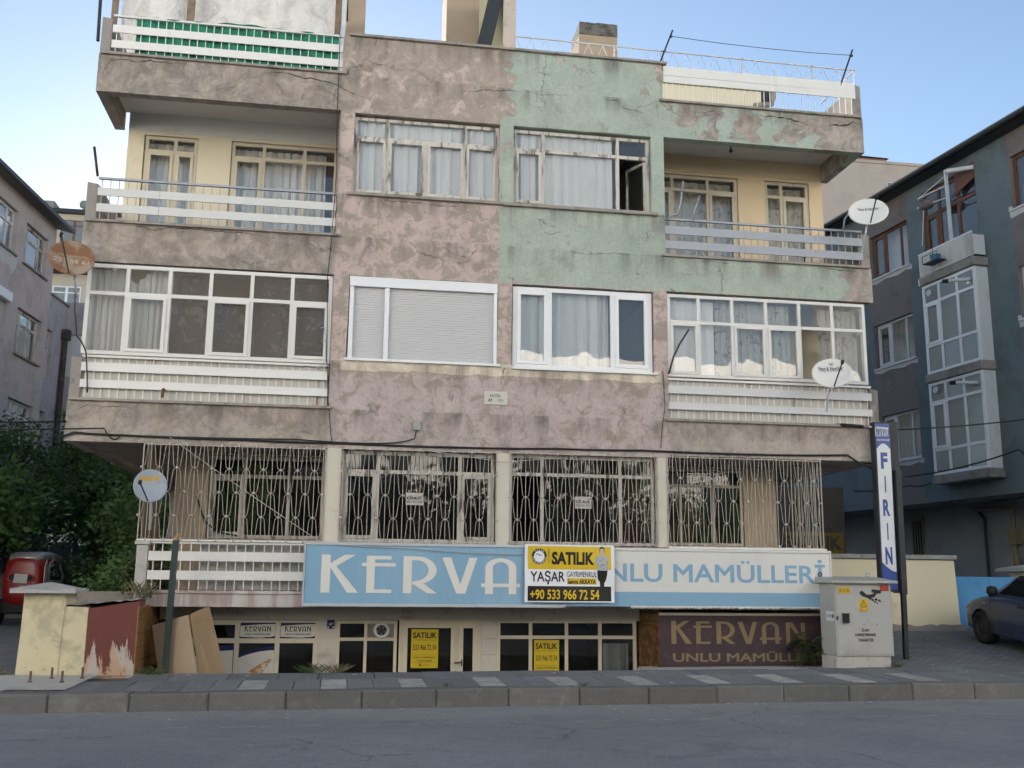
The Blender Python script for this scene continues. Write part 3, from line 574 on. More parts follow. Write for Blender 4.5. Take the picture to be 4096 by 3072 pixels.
def arc(cx, cz, rx, rz, a0, a1, n=14): return [(cx+rx*math.cos(R(a0+(a1-a0)*i/n)), cz+rz*math.sin(R(a0+(a1-a0)*i/n))) for i in range(n+1)]
def kervan(parent, x0, x1, z0, z1, y, mat, upto=6, thick=1.):
    """the shop's art-deco capitals, each letter a piece of its own"""
    D = {'K': [[(425,155),(487,155),(487,430),(425,430)], [(487,218),(585,155),(660,155),(528,238),(685,430),(607,430),(487,248)]],
         'E': [[(738,160),(795,160),(795,430),(738,430)], [(795,160),(910,160),(910,186),(795,186)], [(705,212),(738,212),(738,237),(705,237)], [(795,212),(940,212),(940,237),(795,237)], [(795,404),(915,404),(915,430),(795,430)]],
         'R': [[(995,160),(1055,160),(1055,430),(995,430)], [(1055,160)]+arc(1085,262,146,102,-78,78)+[(1060,368),(1060,345)]+arc(1085,262,88,76,70,-72)+[(1055,188)], [(1075,368),(1130,352),(1235,430),(1165,430)]],
         'V': [[(1268,165),(1332,165),(1400,362),(1372,430)], [(1372,430),(1400,362),(1462,165),(1520,165),(1436,430)]],
         'A': [[(1578,432),(1578,240)]+arc(1690,240,112,74,-180,0,16)+[(1803,432),(1748,432),(1748,240)]+arc(1690,240,57,46,0,-180,12)+[(1635,432)], [(1550,354),(1578,354),(1578,380),(1550,380)], [(1635,354),(1748,354),(1748,380),(1635,380)], [(1803,354),(1830,354),(1830,380),(1803,380)]],
         'N': [[(1890,170),(1945,170),(1945,432),(1890,432)], [(1945,170),(1975,170),(2085,330),(2085,400),(1945,215)], [(2085,172),(2140,172),(2140,432),(2085,432)]]}
    for k, ch in enumerate('KERVAN'[:upto]):
        mb = MB()
        for q, poly in enumerate(D[ch]):
            pts = [(x0+(a-425)/(2140-425)*(x1-x0), z1-(b-155)/(432-155)*(z1-z0)) for a, b in poly]
            n = len(pts); ar = sum(pts[i][0]*pts[(i+1) % n][1]-pts[(i+1) % n][0]*pts[i][1] for i in range(n))
            if ar < 0: pts = pts[::-1]
            mb.quad(*[(a, y-.0006*q, b) for a, b in pts])
        P('letter', mb, mat, parent)
# ------------------------------------------------------------------ shop front below the flat
SBLUE = M('faded_sky_blue', (.22, .39, .54), .55, .08, .8, (.32, .46, .58), .4, 1.2, .56, .03, streak=True)
SWHITE = M('faded_sign_white', (.66, .66, .63), .55, .05, 1, (.5, .52, .54), .5, 1.3, .58, .03, streak=True)
LBLUE = M('letter_blue', (.22, .39, .55), .55, .08, 1.5, bump=.02); ALU = M('aluminium_trim', (.50, .53, .56), .4, .06, 3, (.3, .3, .3), .4, 4, .6, 0, metal=.3)
sg = T('shop_sign', 'long faded shop sign with white capitals on sky blue, blue on white at right', 'sign', (3.8, -.15, 1.24))
P('sign_box', MB().box(-.54, 3.6, -.29, -.012, 1.27, 2.17), SBLUE, sg); P('sign_box', MB().box(3.602, 8.19, -.285, -.012, 1.25, 2.15), SWHITE, sg)
P('sign_band', MB().box(3.61, 8.185, -.288, -.2851, 1.252, 1.485), SBLUE, sg)
P('trim', MB().box(-.56, 3.6, -.31, -.01, 2.171, 2.215).box(-.56, 3.6, -.31, -.01, 1.225, 1.269).box(-.565, -.541, -.31, -.01, 1.27, 2.17), ALU, sg)
P('trim', MB().box(3.61, 8.215, -.305, -.01, 2.151, 2.19).box(8.191, 8.215, -.305, -.01, 1.25, 2.15), SWHITE, sg)
fr = MB(); x = 4.7
while x < 8.15:
    w_ = random.uniform(.02, .06); fr.quad((x, -.292, 1.262), (x+w_, -.292, 1.262), (x+w_-.01, -.296, 1.262-random.uniform(.02, .05)), (x+.005, -.296, 1.262-random.uniform(.02, .05))); x += w_
P('frayed_edge', fr, SWHITE, sg)
kervan(sg, -.29, 3.56, 1.43, 2.02, -.2925, M('letter_white', (.68, .67, .62), .6, .05, 2, bump=.02))
text(sg, 'UNLU MAMÜLLERİ', 3.95, 8.10, 1.645, 2.045, -.2885, LBLUE, .018)
# hanging sale banner
YEL = M('banner_yellow', (.66, .46, .025), .45, .05, 1.5, bump=.02); BWH = M('banner_white', (.78, .79, .82), .45, .03, 1.5, bump=.02); BBK = M('banner_black', (.018, .017, .016), .4, .1, 2, bump=0)
bn = T('sale_banner', 'yellow, white and black vinyl banner hung over the blue shop sign', 'banner', (3.67, -.35, 1.31))
def by(x, z):   # the vinyl hangs in slight waves
    return -.355+.012*math.sin(x*5.1)+.008*math.sin(z*9+x*3)
def sheet(x0, x1, z0, z1, off, nx=24, nz=12): return MB().grid(lambda u, v: (x0+(x1-x0)*u, by(x0+(x1-x0)*u, z0+(z1-z0)*v)-off, z0+(z1-z0)*v), nx, nz)
P('banner_sheet', sheet(2.93, 4.41, 1.31, 2.225, 0), BWH, bn, True)
P('yellow_field', sheet(2.98, 4.355, 1.83, 2.2, .002), YEL, bn, True); P('black_field', sheet(2.98, 4.355, 1.33, 1.565, .002), BBK, bn, True)
def bt(s, x0, x1, z0, z1, mat, bold=.02, off=.005): text(bn, s, x0, x1, z0, z1, 0, mat, bold, fn=lambda x, y, z: (x, by(x, z)-off+y, z))
def pbx(px, py): return 2.93+(px-100)/1995*1.48, 2.225-(py-90)/1290*.915
def btp(s, a, b, c, d, mat, bold=.02):
    (x0, z1), (x1, z0) = pbx(a, b), pbx(c, d); bt(s, x0, x1, z0, z1, mat, bold)
btp('SATILIK', 690, 248, 1648, 540, BBK, .05); btp('YAŞAR', 220, 680, 985, 985, BBK, .02); btp('GAYRiMENKUL', 1030, 690, 1700, 815, BBK, .0)
(x0, z1), (x1, z0) = pbx(1035, 840), pbx(1695, 980); P('name_field', sheet(x0, x1, z0, z1, .002, 8, 2), YEL, bn)
btp('Semra AKKAYA', 1048, 865, 1680, 968, BBK, .03); btp('+90 533 966 72 54', 218, 1095, 1755, 1318, YEL, .025)
def disc(px, py, rx, rz, mat, off, name='emblem_disc', a0=0, a1=360, parent=None):
    cx, cz = pbx(px, py); pts = arc(cx, cz, rx/1995*1.48, rz/1290*.915, a0, a1, 28)[:-1]
    P(name, MB().quad(*[(a, by(a, b)-off, b) for a, b in pts]), mat, parent or bn)
disc(415, 360, 165, 178, BBK, .0045); disc(415, 360, 116, 124, BWH, .006)
def ringtext(s, a0, a1, flip):
    for i, ch in enumerate(s):
        if ch == ' ': continue
        a = R(a0+(a1-a0)*i/(len(s)-1)); cx, cz = pbx(415, 360); rr = .104; px, pz = cx+rr*math.cos(a), cz+rr*math.sin(a)
        th = a-math.pi/2 if not flip else a+math.pi/2
        mb = text_mesh(ch, -.011, .011, -.012, .012, 0, .02)
        mb.v = [(px+p[0]*math.cos(th)-p[2]*math.sin(th), by(px, pz)-.0075+p[1], pz+p[0]*math.sin(th)+p[2]*math.cos(th)) for p in mb.v]; P('lettering', mb, BWH, bn)
ringtext('YAŞAR', 128, 52, False); ringtext('GAYRİMENKUL', 188, 352, True)
btp('Alp', 335, 345, 432, 418, BBK, .01)
def bpoly(pts, mat, off, name='print_shape'):
    q = [pbx(*p) for p in pts]; n = len(q); ar = sum(q[i][0]*q[(i+1) % n][1]-q[(i+1) % n][0]*q[i][1] for i in range(n)); q = q if ar > 0 else q[::-1]
    P(name, MB().quad(*[(a, by(a, b)-off, b) for a, b in q]), mat, bn)
bpoly([(330,345),(372,280),(412,330),(440,300),(470,350),(455,350),(438,320),(412,352),(372,300),(345,345)], BBK, .0075)
bpoly([(615,170),(640,235),(632,240),(628,480),(618,550),(622,400),(618,240)], BBK, .0045)
SKINP = M('print_skin', (.55, .42, .40), .5, .08, 9, bump=0); JACK = NB('print_jacket'); JACK = JACK.done(JACK.mix(JACK.step(JACK.noise(120, 2, vec=JACK.map((.5, 1, 2.5))), .42, .55), (.1, .12, .15), (.6, .64, .7)), .5)
# printed standing figure in skirt and patterned jacket, arms folded
bpoly([(1765,170),(1790,130),(1825,120),(1865,140),(1880,185),(1878,250),(1768,250)], BBK, .0045); bpoly([(1775,190),(1800,165),(1850,165),(1872,195),(1868,260),(1845,300),(1850,335),(1830,375),(1790,335),(1795,300),(1775,255)], SKINP, .006)
bpoly([(1715,325),(1790,315),(1830,375),(1850,318),(1930,330),(1955,400),(1945,500),(1935,530),(1950,640),(1930,665),(1710,660),(1700,630),(1725,530),(1665,480),(1660,440),(1690,370)], JACK, .0052)
bpoly([(1795,490),(1890,430),(1910,440),(1905,465),(1820,500)], SKINP, .007)
bpoly([(1712,660),(1940,662),(1925,800),(1885,930),(1765,915),(1745,880),(1730,885),(1715,760)], BBK, .0048); bpoly([(1770,915),(1868,925),(1870,1010),(1835,1200),(1830,1330),(1805,1325),(1795,1150),(1775,1000)], BBK, .0046)
# shop windows and door, set back under the slab
YS = .7
P('shop_fascia_wall', MB().box(-2.82, 5.12, YS-.03, YS+.12, .985, 1.195), M('stained_shop_wall', (.46, .43, .37), .9, .1, 2, (.2, .15, .12), .7, 3, .6, .4), BLD)
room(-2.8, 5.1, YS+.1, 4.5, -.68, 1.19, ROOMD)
window(BLD, 'shop_window', YS, -2.6, -.31, -.6, .975, [(-.6, .65, [-1.60, -.96]), (.65, .975, [-1.60, -.96])], CREAMW, .075, .06, GLASS_D)
window(BLD, 'shop_window', YS, -.01, .975, -.6, .975, [(-.6, .675, [.46]), (.675, .975, [.46])], CREAMW, .05, .06, GLASS_D, skip=((1,1),))
sd_ = window(BLD, 'shop_door', YS-.01, 1.01, 2.38, -.65, 1.0, [(-.65, 1.0, [1.975])], CREAMW, .075, .06, GLASS_D, sash=((0,0),(0,1)), sd=.02)
P('handle', MB().bar((1.94, YS-.06, .3), (2.06, YS-.06, .31), .02).bar((1.94, YS-.06, .3), (1.95, YS, .3), .018).bar((2.05, YS-.06, .24), (2.05, YS-.06, .36), .016), DARKM, sd_)
window(BLD, 'shop_window', YS, 2.65, 5.07, -.6, 1.0, [(-.6, .71, [3.225, 3.845, 4.43]), (.71, 1.0, [3.225, 3.845, 4.43])], CREAMW, .055, .06, GLASS_D)
wp = P('tiled_pier', MB().box(-.31, -.01, YS+.02, YS+.1, -.65, .984), SHOPW, BLD); wp2 = P('tiled_pier', MB().box(2.38, 2.65, YS+.02, YS+.1, -.65, .984), SHOPW, BLD)
for w0, a, b in ((wp, -.31, -.01), (wp2, 2.38, 2.65)):
    for k in range(6): piece('tile', SHOPW, w0, ((a+b)/2, YS+.012, -.5+k*.265), (b-a-.006, .016, .258))
# sunken floor items: extractor fan, posters, stickers
ef = T('extractor_fan', 'round white extractor fan set in the shop window top', 'fan', (.715, YS, .82))
P('fan_ring', MB().lathe([(.085,-.04),(.1,-.05),(.125,-.045),(.13,-.02),(.12,.0)], (.715, YS, .82), 'y', 28), PVC_D, ef, True); P('fan_plate', MB().box(.49, .93, YS+.03, YS+.035, .70, .955), GLASS_F if False else CONC, ef)
P('fan_motor', MB().lathe([(.001,-.02),(.03,-.02),(.03,.02)], (.715, YS, .82), 'y', 12), DARKM, ef)
for k in range(5):
    a = k*2*math.pi/5; P('blade', MB().quad(*[(.715+math.cos(a+q)*r, YS-.005+w_, .82+math.sin(a+q)*r) for q, r, w_ in ((0, .03, 0), (.5, .03, .02), (.55, .085, .02), (.05, .085, 0))]), DARKM, ef)
POST = M('poster_yellow', (.55, .40, .02), .6, .05, 2, bump=.02)
def poster(x0, x1, z0, z1, y, label):
    p = T('sale_poster', label, 'poster', ((x0+x1)/2, y, z0), group='yellow sale posters'); w_ = x1-x0; h = z1-z0
    P('paper', MB().box(x0, x1, y, y+.002, z0, z1), POST, p); q = y-.002
    text(p, 'SATILIK', x0+.06*w_, x1-.06*w_, z1-.235*h, z1-.08*h, q, BBK, .03); text(p, '533 966 72 54', x0+.08*w_, x1-.08*w_, z1-.54*h, z1-.40*h, q, BBK, .01)
    text(p, 'YAŞAR GAYRİMENKUL', x0+.08*w_, x1-.08*w_, z1-.755*h, z1-.695*h, q, BBK, .02); text(p, 'TALAS ŞUBESİ', x0+.22*w_, x1-.22*w_, z1-.84*h, z1-.78*h, q, BBK, .02)
    P('rule', MB().box(x0+.08*w_, x1-.08*w_, q, q+.001, z1-.283*h, z1-.275*h).box(x0+.06*w_, x1-.06*w_, q, q+.001, z1-.665*h, z1-.66*h).box(x0+.06*w_, x1-.06*w_, q, q+.001, z1-.865*h, z1-.86*h), BBK, p)
    text(p, 'S', x0+.3*w_, x0+.39*w_, z1-.95*h, z1-.885*h, q, BBK, .03); text(p, 'sahibinden.com', x0+.42*w_, x0+.7*w_, z1-.935*h, z1-.905*h, q, BBK, .0)
poster(1.21, 1.66, .215, .84, YS-.03, 'yellow sale poster stuck on the glass shop door'); poster(3.28, 3.71, .04, .665, YS-.02, 'yellow sale poster on the shop window right of the door')
for x0, x1, lab in ((-1.555, -1.0, 'left of the two'), (-.915, -.36, 'right of the two')):
    p = T('window_sticker', 'white and navy shop name sticker on the upper glass, '+lab, 'sticker', ((x0+x1)/2, YS, .69), group='shop name stickers')
    NAVY = bpy.data.materials.get('navy_print') or M('navy_print', (.012, .02, .10), .4, .08, 2, bump=0); STW = bpy.data.materials.get('sticker_white') or M('sticker_white', (.55, .53, .49), .5, .05, 2, bump=0)
    P('sticker_sheet', MB().box(x0, x1, YS-.004, YS-.002, .69, .935), NAVY, p); n_ = 8
    P('white_field', MB().quad(*([(x0+(x1-x0)*i/n_, YS-.006, .715-.02*math.sin(i/n_*1.5)*(1 if i < 6 else .3)+(.02 if i == n_ else 0)) for i in range(n_+1)]+[(x0+(x1-x0)*i/n_, YS-.006, .885+.03*math.sin(i/n_*1.6)) for i in range(n_, -1, -1)])), STW, p)
    kervan(p, x0+.07, x1-.07, .795, .882, YS-.008, BBK); text(p, 'UNLU MAMÜLLERİ', x0+.07, x1-.07, .742, .775, YS-.008, BBK, .03)
FILM = M('window_film', (.55, .53, .48), .5, .05, 2, (.35, .33, .3), .4, 3, .62, 0); CRUST = M('pastry_print', (.42, .22, .08), .6, .3, 14, (.62, .55, .42), .9, 12, .5, 0)
for k, (x0, x1, dx) in enumerate(((-2.3, -1.65, -.1), (-1.56, -1.0, 0))):
    p = T('window_film', ('curved cream pastry film on the shop window behind the leaning board' if k == 0 else 'curved cream film with a pointed flatbread on the shop window'), 'sticker', ((x0+x1)/2, YS, -.4), group='pastry films')
    pts = [(x0, -.5), (x1, -.5)]+[(x1-(x1-x0)*i/8, .50-.12*(i/8)**2) for i in range(9)]; P('film', MB().quad(*[(a, YS-.002, b) for a, b in pts]), FILM, p)
    top = [(x0+(x1-x0)*i/8, .505-.12*(1-i/8)**2) for i in range(9)]; P('navy_edge', MB().quad(*([(a, YS-.004, b) for a, b in top]+[(x1, YS-.004, .58), (x0, YS-.004, .44 if k else .56)])), NAVY, p)
    c = (x0+.25+dx, .12); P('flatbread', MB().quad(*[(a, YS-.006, b) for a, b in [(x0+.05+dx,-.02),(x0+.2+dx,.0),(x0+.38+dx,.14),(x0+.53+dx,.36),(x0+.5+dx,.37),(x0+.32+dx,.27),(x0+.12+dx,.14)]]), CRUST, p)
np_ = T('house_number_plate', 'small navy enamel house number plate beside the shop window', 'plate', (-.11, YS-.01, .84))
P('plate', MB().box(-.175, -.05, YS-.02, YS-.012, .84, .99), NAVY, np_); text(np_, '41', -.145, -.095, .895, .94, YS-.022, STW, .02); text(np_, 'A', -.085, -.068, .92, .942, YS-.022, STW, .02)
P('number_box', MB().box(-.168, -.14, YS-.023, YS-.021, .85, .88).box(-.085, -.057, YS-.023, YS-.021, .85, .88), STW, np_)
# second, brown sign and its printed side panel
PLUM = M('plum_board', (.055, .034, .042), .55, .1, 2, (.085, .06, .06), .5, 5, .56, .05); GOLD = M('dull_gold', (.22, .165, .085), .5, .1, 5, (.14, .1, .07), .5, 4, .58, .03)
b2 = T('brown_shop_sign', 'plum brown sign with dull gold lettering at pavement level', 'sign', (6.7, .1, .3))
P('board', MB().box(5.29, 8.24, .1, .14, .28, 1.10), PLUM, b2); P('top_batten', MB().box(5.29, 8.2, .085, .15, 1.102, 1.145), CREAMW, b2)
kervan(b2, 5.50, 7.87, .635, 1.012, .0965, GOLD); text(b2, 'UNLU MAMÜLLERİ', 5.52, 8.16, .345, .535, .0965, GOLD, .022)
P('side_return', MB().box(8.2, 8.25, .145, 3, -.1, 1.19), CONC, BLD)
sp = T('pastry_side_panel', 'narrow brown printed pastry panel left of the plum sign', 'sign', (5.2, .4, .2)); PP = NB('pastry_panel')
PP = PP.done(PP.mix(PP.step(PP.voro(9, 'F1'), .2, .75), (.17, .085, .03), PP.mix(PP.noise(5, 3), (.05, .025, .012), (.09, .045, .02))), .5)
P('panel', MB().add([(5.285,.1,-.3),(5.285,.1,1.19),(5.11,.695,1.19),(5.11,.695,-.3),(5.30,.11,-.3),(5.30,.11,1.19),(5.13,.7,1.19),(5.13,.7,-.3)], [(0,1,2,3),(7,6,5,4),(0,4,5,1),(1,5,6,2)]), PP, sp)
def pan(x, y, z): t = (x-5.11)/.175; return (5.11+.175*(1-t) if False else 5.282-.17*(1-t)-.003+y, .1+.58*(1-t), z)
kervan(sp, 0, 1, 0, 1, 0, GOLD, 0); text(sp, 'KERVAN', 5.14, 5.27, 1.02, 1.12, 0, GOLD, .02, fn=pan); text(sp, 'UNLU MAMÜLLERİ', 5.14, 5.27, .95, .985, 0, GOLD, .02, fn=pan)
# paper notices behind the grilles
for x0, lab in ((1.02, 'white rental notice in the dark ground floor window at left'), (3.86, 'white rental notice in the dark ground floor window at right')):
    p = T('rental_notice', lab, 'notice', (x0+.14, .11, 2.85), group='rental notices'); P('paper', MB().box(x0, x0+.285, .105, .107, 2.85, 3.05), STW, p)
    text(p, 'KİRALIK', x0+.015, x0+.27, 2.94, 3.005, .1035, BBK, .03); text(p, '0533 421 33 80', x0+.015, x0+.27, 2.885, 2.92, .1035, BBK, .01)
pl = T('name_plate', 'small white marble plate with the building name and year', 'plate', (2.475, -.02, 4.55)); P('slab', MB().box(2.28, 2.67, -.022, -.002, 4.55, 4.775), M('marble', (.58, .56, .5), .5, .08, 5, (.3, .27, .22), .6, 4, .6, .05), pl)
text(pl, 'FATİH', 2.375, 2.55, 4.675, 4.74, -.0235, BBK, .01); text(pl, 'AP.', 2.34, 2.42, 4.595, 4.65, -.0235, BBK, .01); text(pl, '1974', 2.51, 2.60, 4.595, 4.645, -.0235, BBK, .0)
# ------------------------------------------------------------------ roof
PENT = M('roof_plaster_brown', (.40, .315, .235), .92, .1, 1.5, (.28, .22, .17), .5, 1.6, .56, .4, 35); CHT = M('sooty_chimney_top', (.17, .155, .14), .95, .3, 6, (.05, .05, .045), .7, 5, .5, .8, 25, .01)
def chimney(x0, x1, y0, y1, z1, label, ragged=True):
    c = T('chimney', label, 'chimney', ((x0+x1)/2, (y0+y1)/2, 10.25), group='roof chimneys'); P('shaft', MB().box(x0, x1, y0, y1, 10.24, z1-.3), PENT, c, bevel=.01)
    P('chimney_top', MB().grid(lambda u, v: (x0+(x1-x0)*u, y0-.012, z1-.3+(.3 if True else 0)*v+random.uniform(-.015, .015)*(v > 0)), 8, 1).box(x0+.001, x1-.001, y0-.008, y1, z1-.299, z1-.03), CHT, c)
chimney(-.60, .07, 4, 4.7, 14.6, 'brown chimney beside the white sheeting on the roof'); chimney(1.90, 3.2, 4.6, 5.8, 15.6, 'broad brown chimney block cut by the top of the picture', False); chimney(4.86, 5.75, 4, 4.8, 14.13, 'free standing brown chimney with sooty top behind the zigzag rail')
# lean-to on the roof: pale sheeting over a rough timber frame
SHEET = NB('creased_sheeting'); a_ = SHEET.noise(1.3, 6, .7, 1.2); b_ = SHEET.voro(2.3, vec=SHEET.noise(1.2, 5, .6, col=True))
SHEET.bump(SHEET.math('ADD', a_, SHEET.mul(b_, .8)), 1., .08); SHEET = SHEET.done(SHEET.mix(SHEET.step(SHEET.noise(2.2, 7, .7, 1.), .45, .72), (.74, .72, .69), (.52, .49, .46)), .6)
TIMB = M('weathered_timber', (.26, .19, .14), .9, .25, 5, (.12, .09, .07), .6, 6, .5, .5, 40)
ls = T('roof_shelter', 'roof shelter of creased whitish sheeting on brown posts behind the top left balcony', 'shelter', (-2.4, 1.6, 10.3))
P('sheeting', MB().grid(lambda u, v: (-4.42+3.95*u, 1.62+.06*math.sin(u*23)+.05*math.sin(v*7+u*9), 10.3+3.1*v), 40, 20), SHEET, ls, True)
for xx, ww in ((-4.52, .1), (-3.17, .13), (-.45, .12)): P('post', MB().box(xx-ww/2, xx+ww/2, 1.44, 1.53, 10.3, 13.6), TIMB, ls)
P('side_sheet', MB().box(-.40, -.37, 1.5, 5, 10.3, 13.4), SHEET, ls); P('shelter_roof', MB().box(-4.6, -.3, 1.3, 5, 13.6, 13.66), DARKM, ls)
P('drain_pipe', MB().tube([(-.33, 1.3, 13.5), (-.34, 1.25, 11.9), (-.36, .5, 11.1)], .045, 8), PVC_D, ls)
P('cable_pole', MB().tube([(-4.62, .9, 11.0), (-4.66, .9, 12.6)], .03, 8), DARKM, ls)
# rooftop flat with pale yellow gable and sloping eave; set back over the right
YG = M('pale_lime_wall', (.60, .58, .36), .9, .06, 1.4, (.45, .42, .3), .4, 1.5, .58, .2); GRN = M('green_band', (.30, .38, .20), .8, .08, 2, bump=.1)
rf = T('rooftop_flat', 'small rooftop flat with lime yellow wall and a dark sloping eave', 'building', (5.5, 4.5, 10.25))
P('gable_wall', MB().box(2.62, 2.95, 3.05, 4.4, 10.24, 14.6), YG, rf); P('corner_pier', MB().box(2.95, 3.22, 2.85, 3.2, 10.24, 14.6), M('pinkish_pier', (.50, .43, .38), .9, .1, 3, (.3, .26, .22), .5, 3, .55, .4), rf)
P('eave', MB().bar((2.52, 2.9, 12.55), (2.95, 2.9, 14.6), .14, .3), DARKM, rf)
P('front_wall', MB().box(6.0, 8.5, 2.5, 6, 10.24, 12.0), YELW, rf); P('eave_band', MB().box(5.95, 8.52, 2.44, 6, 12.0, 12.35), GRN, rf)
P('gutter_end', MB().prism([(8.52,11.72),(8.62,11.72),(8.82,11.85),(8.86,12.1),(8.5,12.35)], 2.5, 3.1), DARKM, rf); P('downpipe', MB().tube([(8.75, 2.45, 11.95), (8.7, 2.42, 11.7), (8.3, 2.4, 11.62)], .06, 8), COPE, rf)
# zigzag roof rail
zr = T('zigzag_roof_rail', 'thin white zigzag wire rail along the roof edge above the green wall', 'railing', (6, .1, 11.08)); WIRE = M('white_wire', (.58, .58, .6), .5, .1, 6, (.3, .15, .08), .5, 6, .62, 0)
P('top_rail', MB().bar((2.76, .1, 11.39), (9.36, .1, 11.33), .022), WIRE, zr)
for xx in (4.62, 5.55, 7.1, 8.5, 9.35): P('upright', MB().bar((xx, .1, 11.03), (xx, .1, 11.37), .022), WIRE, zr)
k = 0; xx = 2.78
while xx < 9.25:
    a, b = (xx, xx+.135) if k % 2 == 0 else (xx, xx+.135); lo, hi = 11.04, 11.375-.009*(xx-2.8)
    P('zigzag_wire', MB().tube([(xx, .1, hi if k % 2 == 0 else lo), (xx+.135, .1, lo if k % 2 == 0 else hi)], .007, 4), WIRE, zr); xx += .135; k += 1
P('side_rail', MB().bar((9.36, .1, 11.33), (9.36, 1.5, 11.33), .022).tube([(9.36, .15, 11.04), (9.36, .4, 11.3), (9.36, .7, 11.04), (9.36, 1.0, 11.3)], .008, 4), WIRE, zr)
lp = T('roof_line_pole', 'left of the two slanting poles holding a wire above the roof', 'pole', (5.46, .05, 11.05), group='line poles'); P('pole', MB().tube([(5.45, .05, 11.03), (5.735, .05, 11.78)], .016, 6).tube([(5.68, .05, 11.64), (5.72, .05, 11.66)], .026, 6), DARKM, lp)
lp2 = T('roof_line_pole', 'right of the two slanting poles holding a wire above the roof', 'pole', (9.0, .05, 10.99), group='line poles'); P('pole', MB().tube([(9.02, .02, 10.95), (9.31, .02, 11.72)], .016, 6).tube([(9.25, .02, 11.58), (9.30, .02, 11.6)], .026, 6), DARKM, lp2)
tag(P('clothes_wire', MB().tube([(5.70, .05, 11.655), (6.6, .05, 11.61), (7.6, .04, 11.585), (8.5, .03, 11.58), (9.27, .02, 11.60)], .006, 4), DARKM), 'thin wire strung between two slanting poles on the roof', 'wire')
# green shade net on the top left balcony
NET = M('green_shade_net', (.025, .22, .14), .8, .18, 4, (.015, .13, .09), .6, 3, .5, .35, 60)
gn = tag(P('shade_net', MB().grid(lambda u, v: (-3.80+3.42*u, .075+.018*math.sin(u*47+v*3)+.012*math.sin(v*13+u*20)-(.06*(v > .93)), 10.36+.70*v-.02*math.sin(u*9)*(v > .9)), 70, 14), NET, smooth=True), 'green shade net stretched behind the top left balcony rail', 'net')
# ------------------------------------------------------------------ curtains
def curtain(x0, x1, z0, z1, y, mat, label, folds=9, amp=.03, hem=None, seed=0, group='curtains'):
    r = random.Random(seed); ph = [r.uniform(0, 6) for _ in range(4)]
    def f(u, v):
        x = x0+(x1-x0)*u; zt = z1-(hem(x) if hem else 0)
        return (x+.012*math.sin(u*folds*6.3+ph[1]), y+amp*(math.sin(u*folds*6.28+ph[0])+.5*math.sin(u*folds*2.3*6.28+ph[2]+v))*(1-.35*v), z0+(zt-z0)*v)
    return tag(P('curtain', MB().grid(f, max(24, int(folds*9)), 10), mat, smooth=True), label, 'curtain', group)
CW = cloth('white_curtain', (.88, .87, .83)); CG = cloth('grey_net_curtain', (.66, .67, .65)); CF = cloth('floral_curtain', (.66, .62, .52), ((.30, .24, .16), .7)); CFL = cloth('floral_net', (.58, .57, .53), ((.28, .25, .22), .75)); CK = cloth('dark_lace_cloth', (.075, .066, .06), ((.15, .135, .12), .6), .15); CR = cloth('dark_red_curtain', (.10, .02, .015), None, .1)
curtain(-.03, 2.47, 8.16, 9.56, .19, CW, 'white curtain across the whole pink wall window on the second floor', 13, .025, seed=1)
curtain(2.76, 4.58, 8.16, 9.56, .19, CW, 'white curtain drawn beside the open casement in the green wall', 9, .025, seed=2)
curtain(2.8, 4.35, 5.25, 6.62, .2, CG, 'pale net curtain filling most of the plastic framed window', 7, .03, seed=3); curtain(4.0, 4.5, 5.25, 6.62, .26, CW, 'bunched white drape behind the net in the plastic framed window', 5, .03, seed=4); curtain(4.56, 4.68, 5.25, 6.62, .34, CW, 'narrow white drape edge in the right pane of the plastic window', 2, .02, seed=5)
curtain(-4.17, -2.9, 5.2, 6.6, .22, CG, 'grey net curtain at the left of the glazed left balcony', 12, .03, hem=lambda x: .22*max(0, 1-abs(x+3.5)/.22), seed=6)
curtain(-2.92, -.36, 5.2, 6.60, .20, CK, 'dark patterned cloth sagging across the glazed left balcony', 6, .02, hem=lambda x: .50*max(0, 1-((x+1.98)/.55)**2)+.03, seed=7)
curtain(5.56, 6.42, 5.22, 6.58, .16, CW, 'white cloth at the left end of the glazed right balcony', 4, .012, seed=8); curtain(6.43, 7.86, 5.22, 6.6, .22, CFL, 'floral net curtain in the middle of the glazed right balcony', 9, .03, seed=9)
curtain(8.42, 9.18, 5.22, 6.58, .25, CFL, 'floral net curtain at the right end of the glazed right balcony', 6, .03, seed=10)
curtain(-3.78, -2.9, 7.25, 9.5, 1.75, CW, 'cream curtain in the left door of the open left balcony', 6, .02, seed=11); curtain(-2.24, -.55, 7.25, 9.5, 1.75, CW, 'cream curtain in the wide window of the open left balcony', 11, .03, seed=12)
curtain(5.66, 7.46, 7.25, 9.5, 1.75, CF, 'leaf patterned curtain in the wide window of the apricot balcony', 8, .02, seed=13); curtain(8.1, 8.96, 7.25, 9.5, 1.75, CF, 'leaf patterned curtain in the right door of the apricot balcony', 4, .02, seed=14)
curtain(5.66, 6.5, 2.34, 3.66, 1.6, CR, 'dark red curtain behind the grille of the right ground floor window', 5, .02, seed=15); curtain(4.7, 5.2, 2.3, 3.4, .35, CR, 'dark red curtain at the right side of the dark centre window', 3, .02, seed=16)
curtain(4.55, 5.0, -.3, .6, .95, CG, 'torn grey cloth inside the right hand shop window', 2, .05, seed=17)
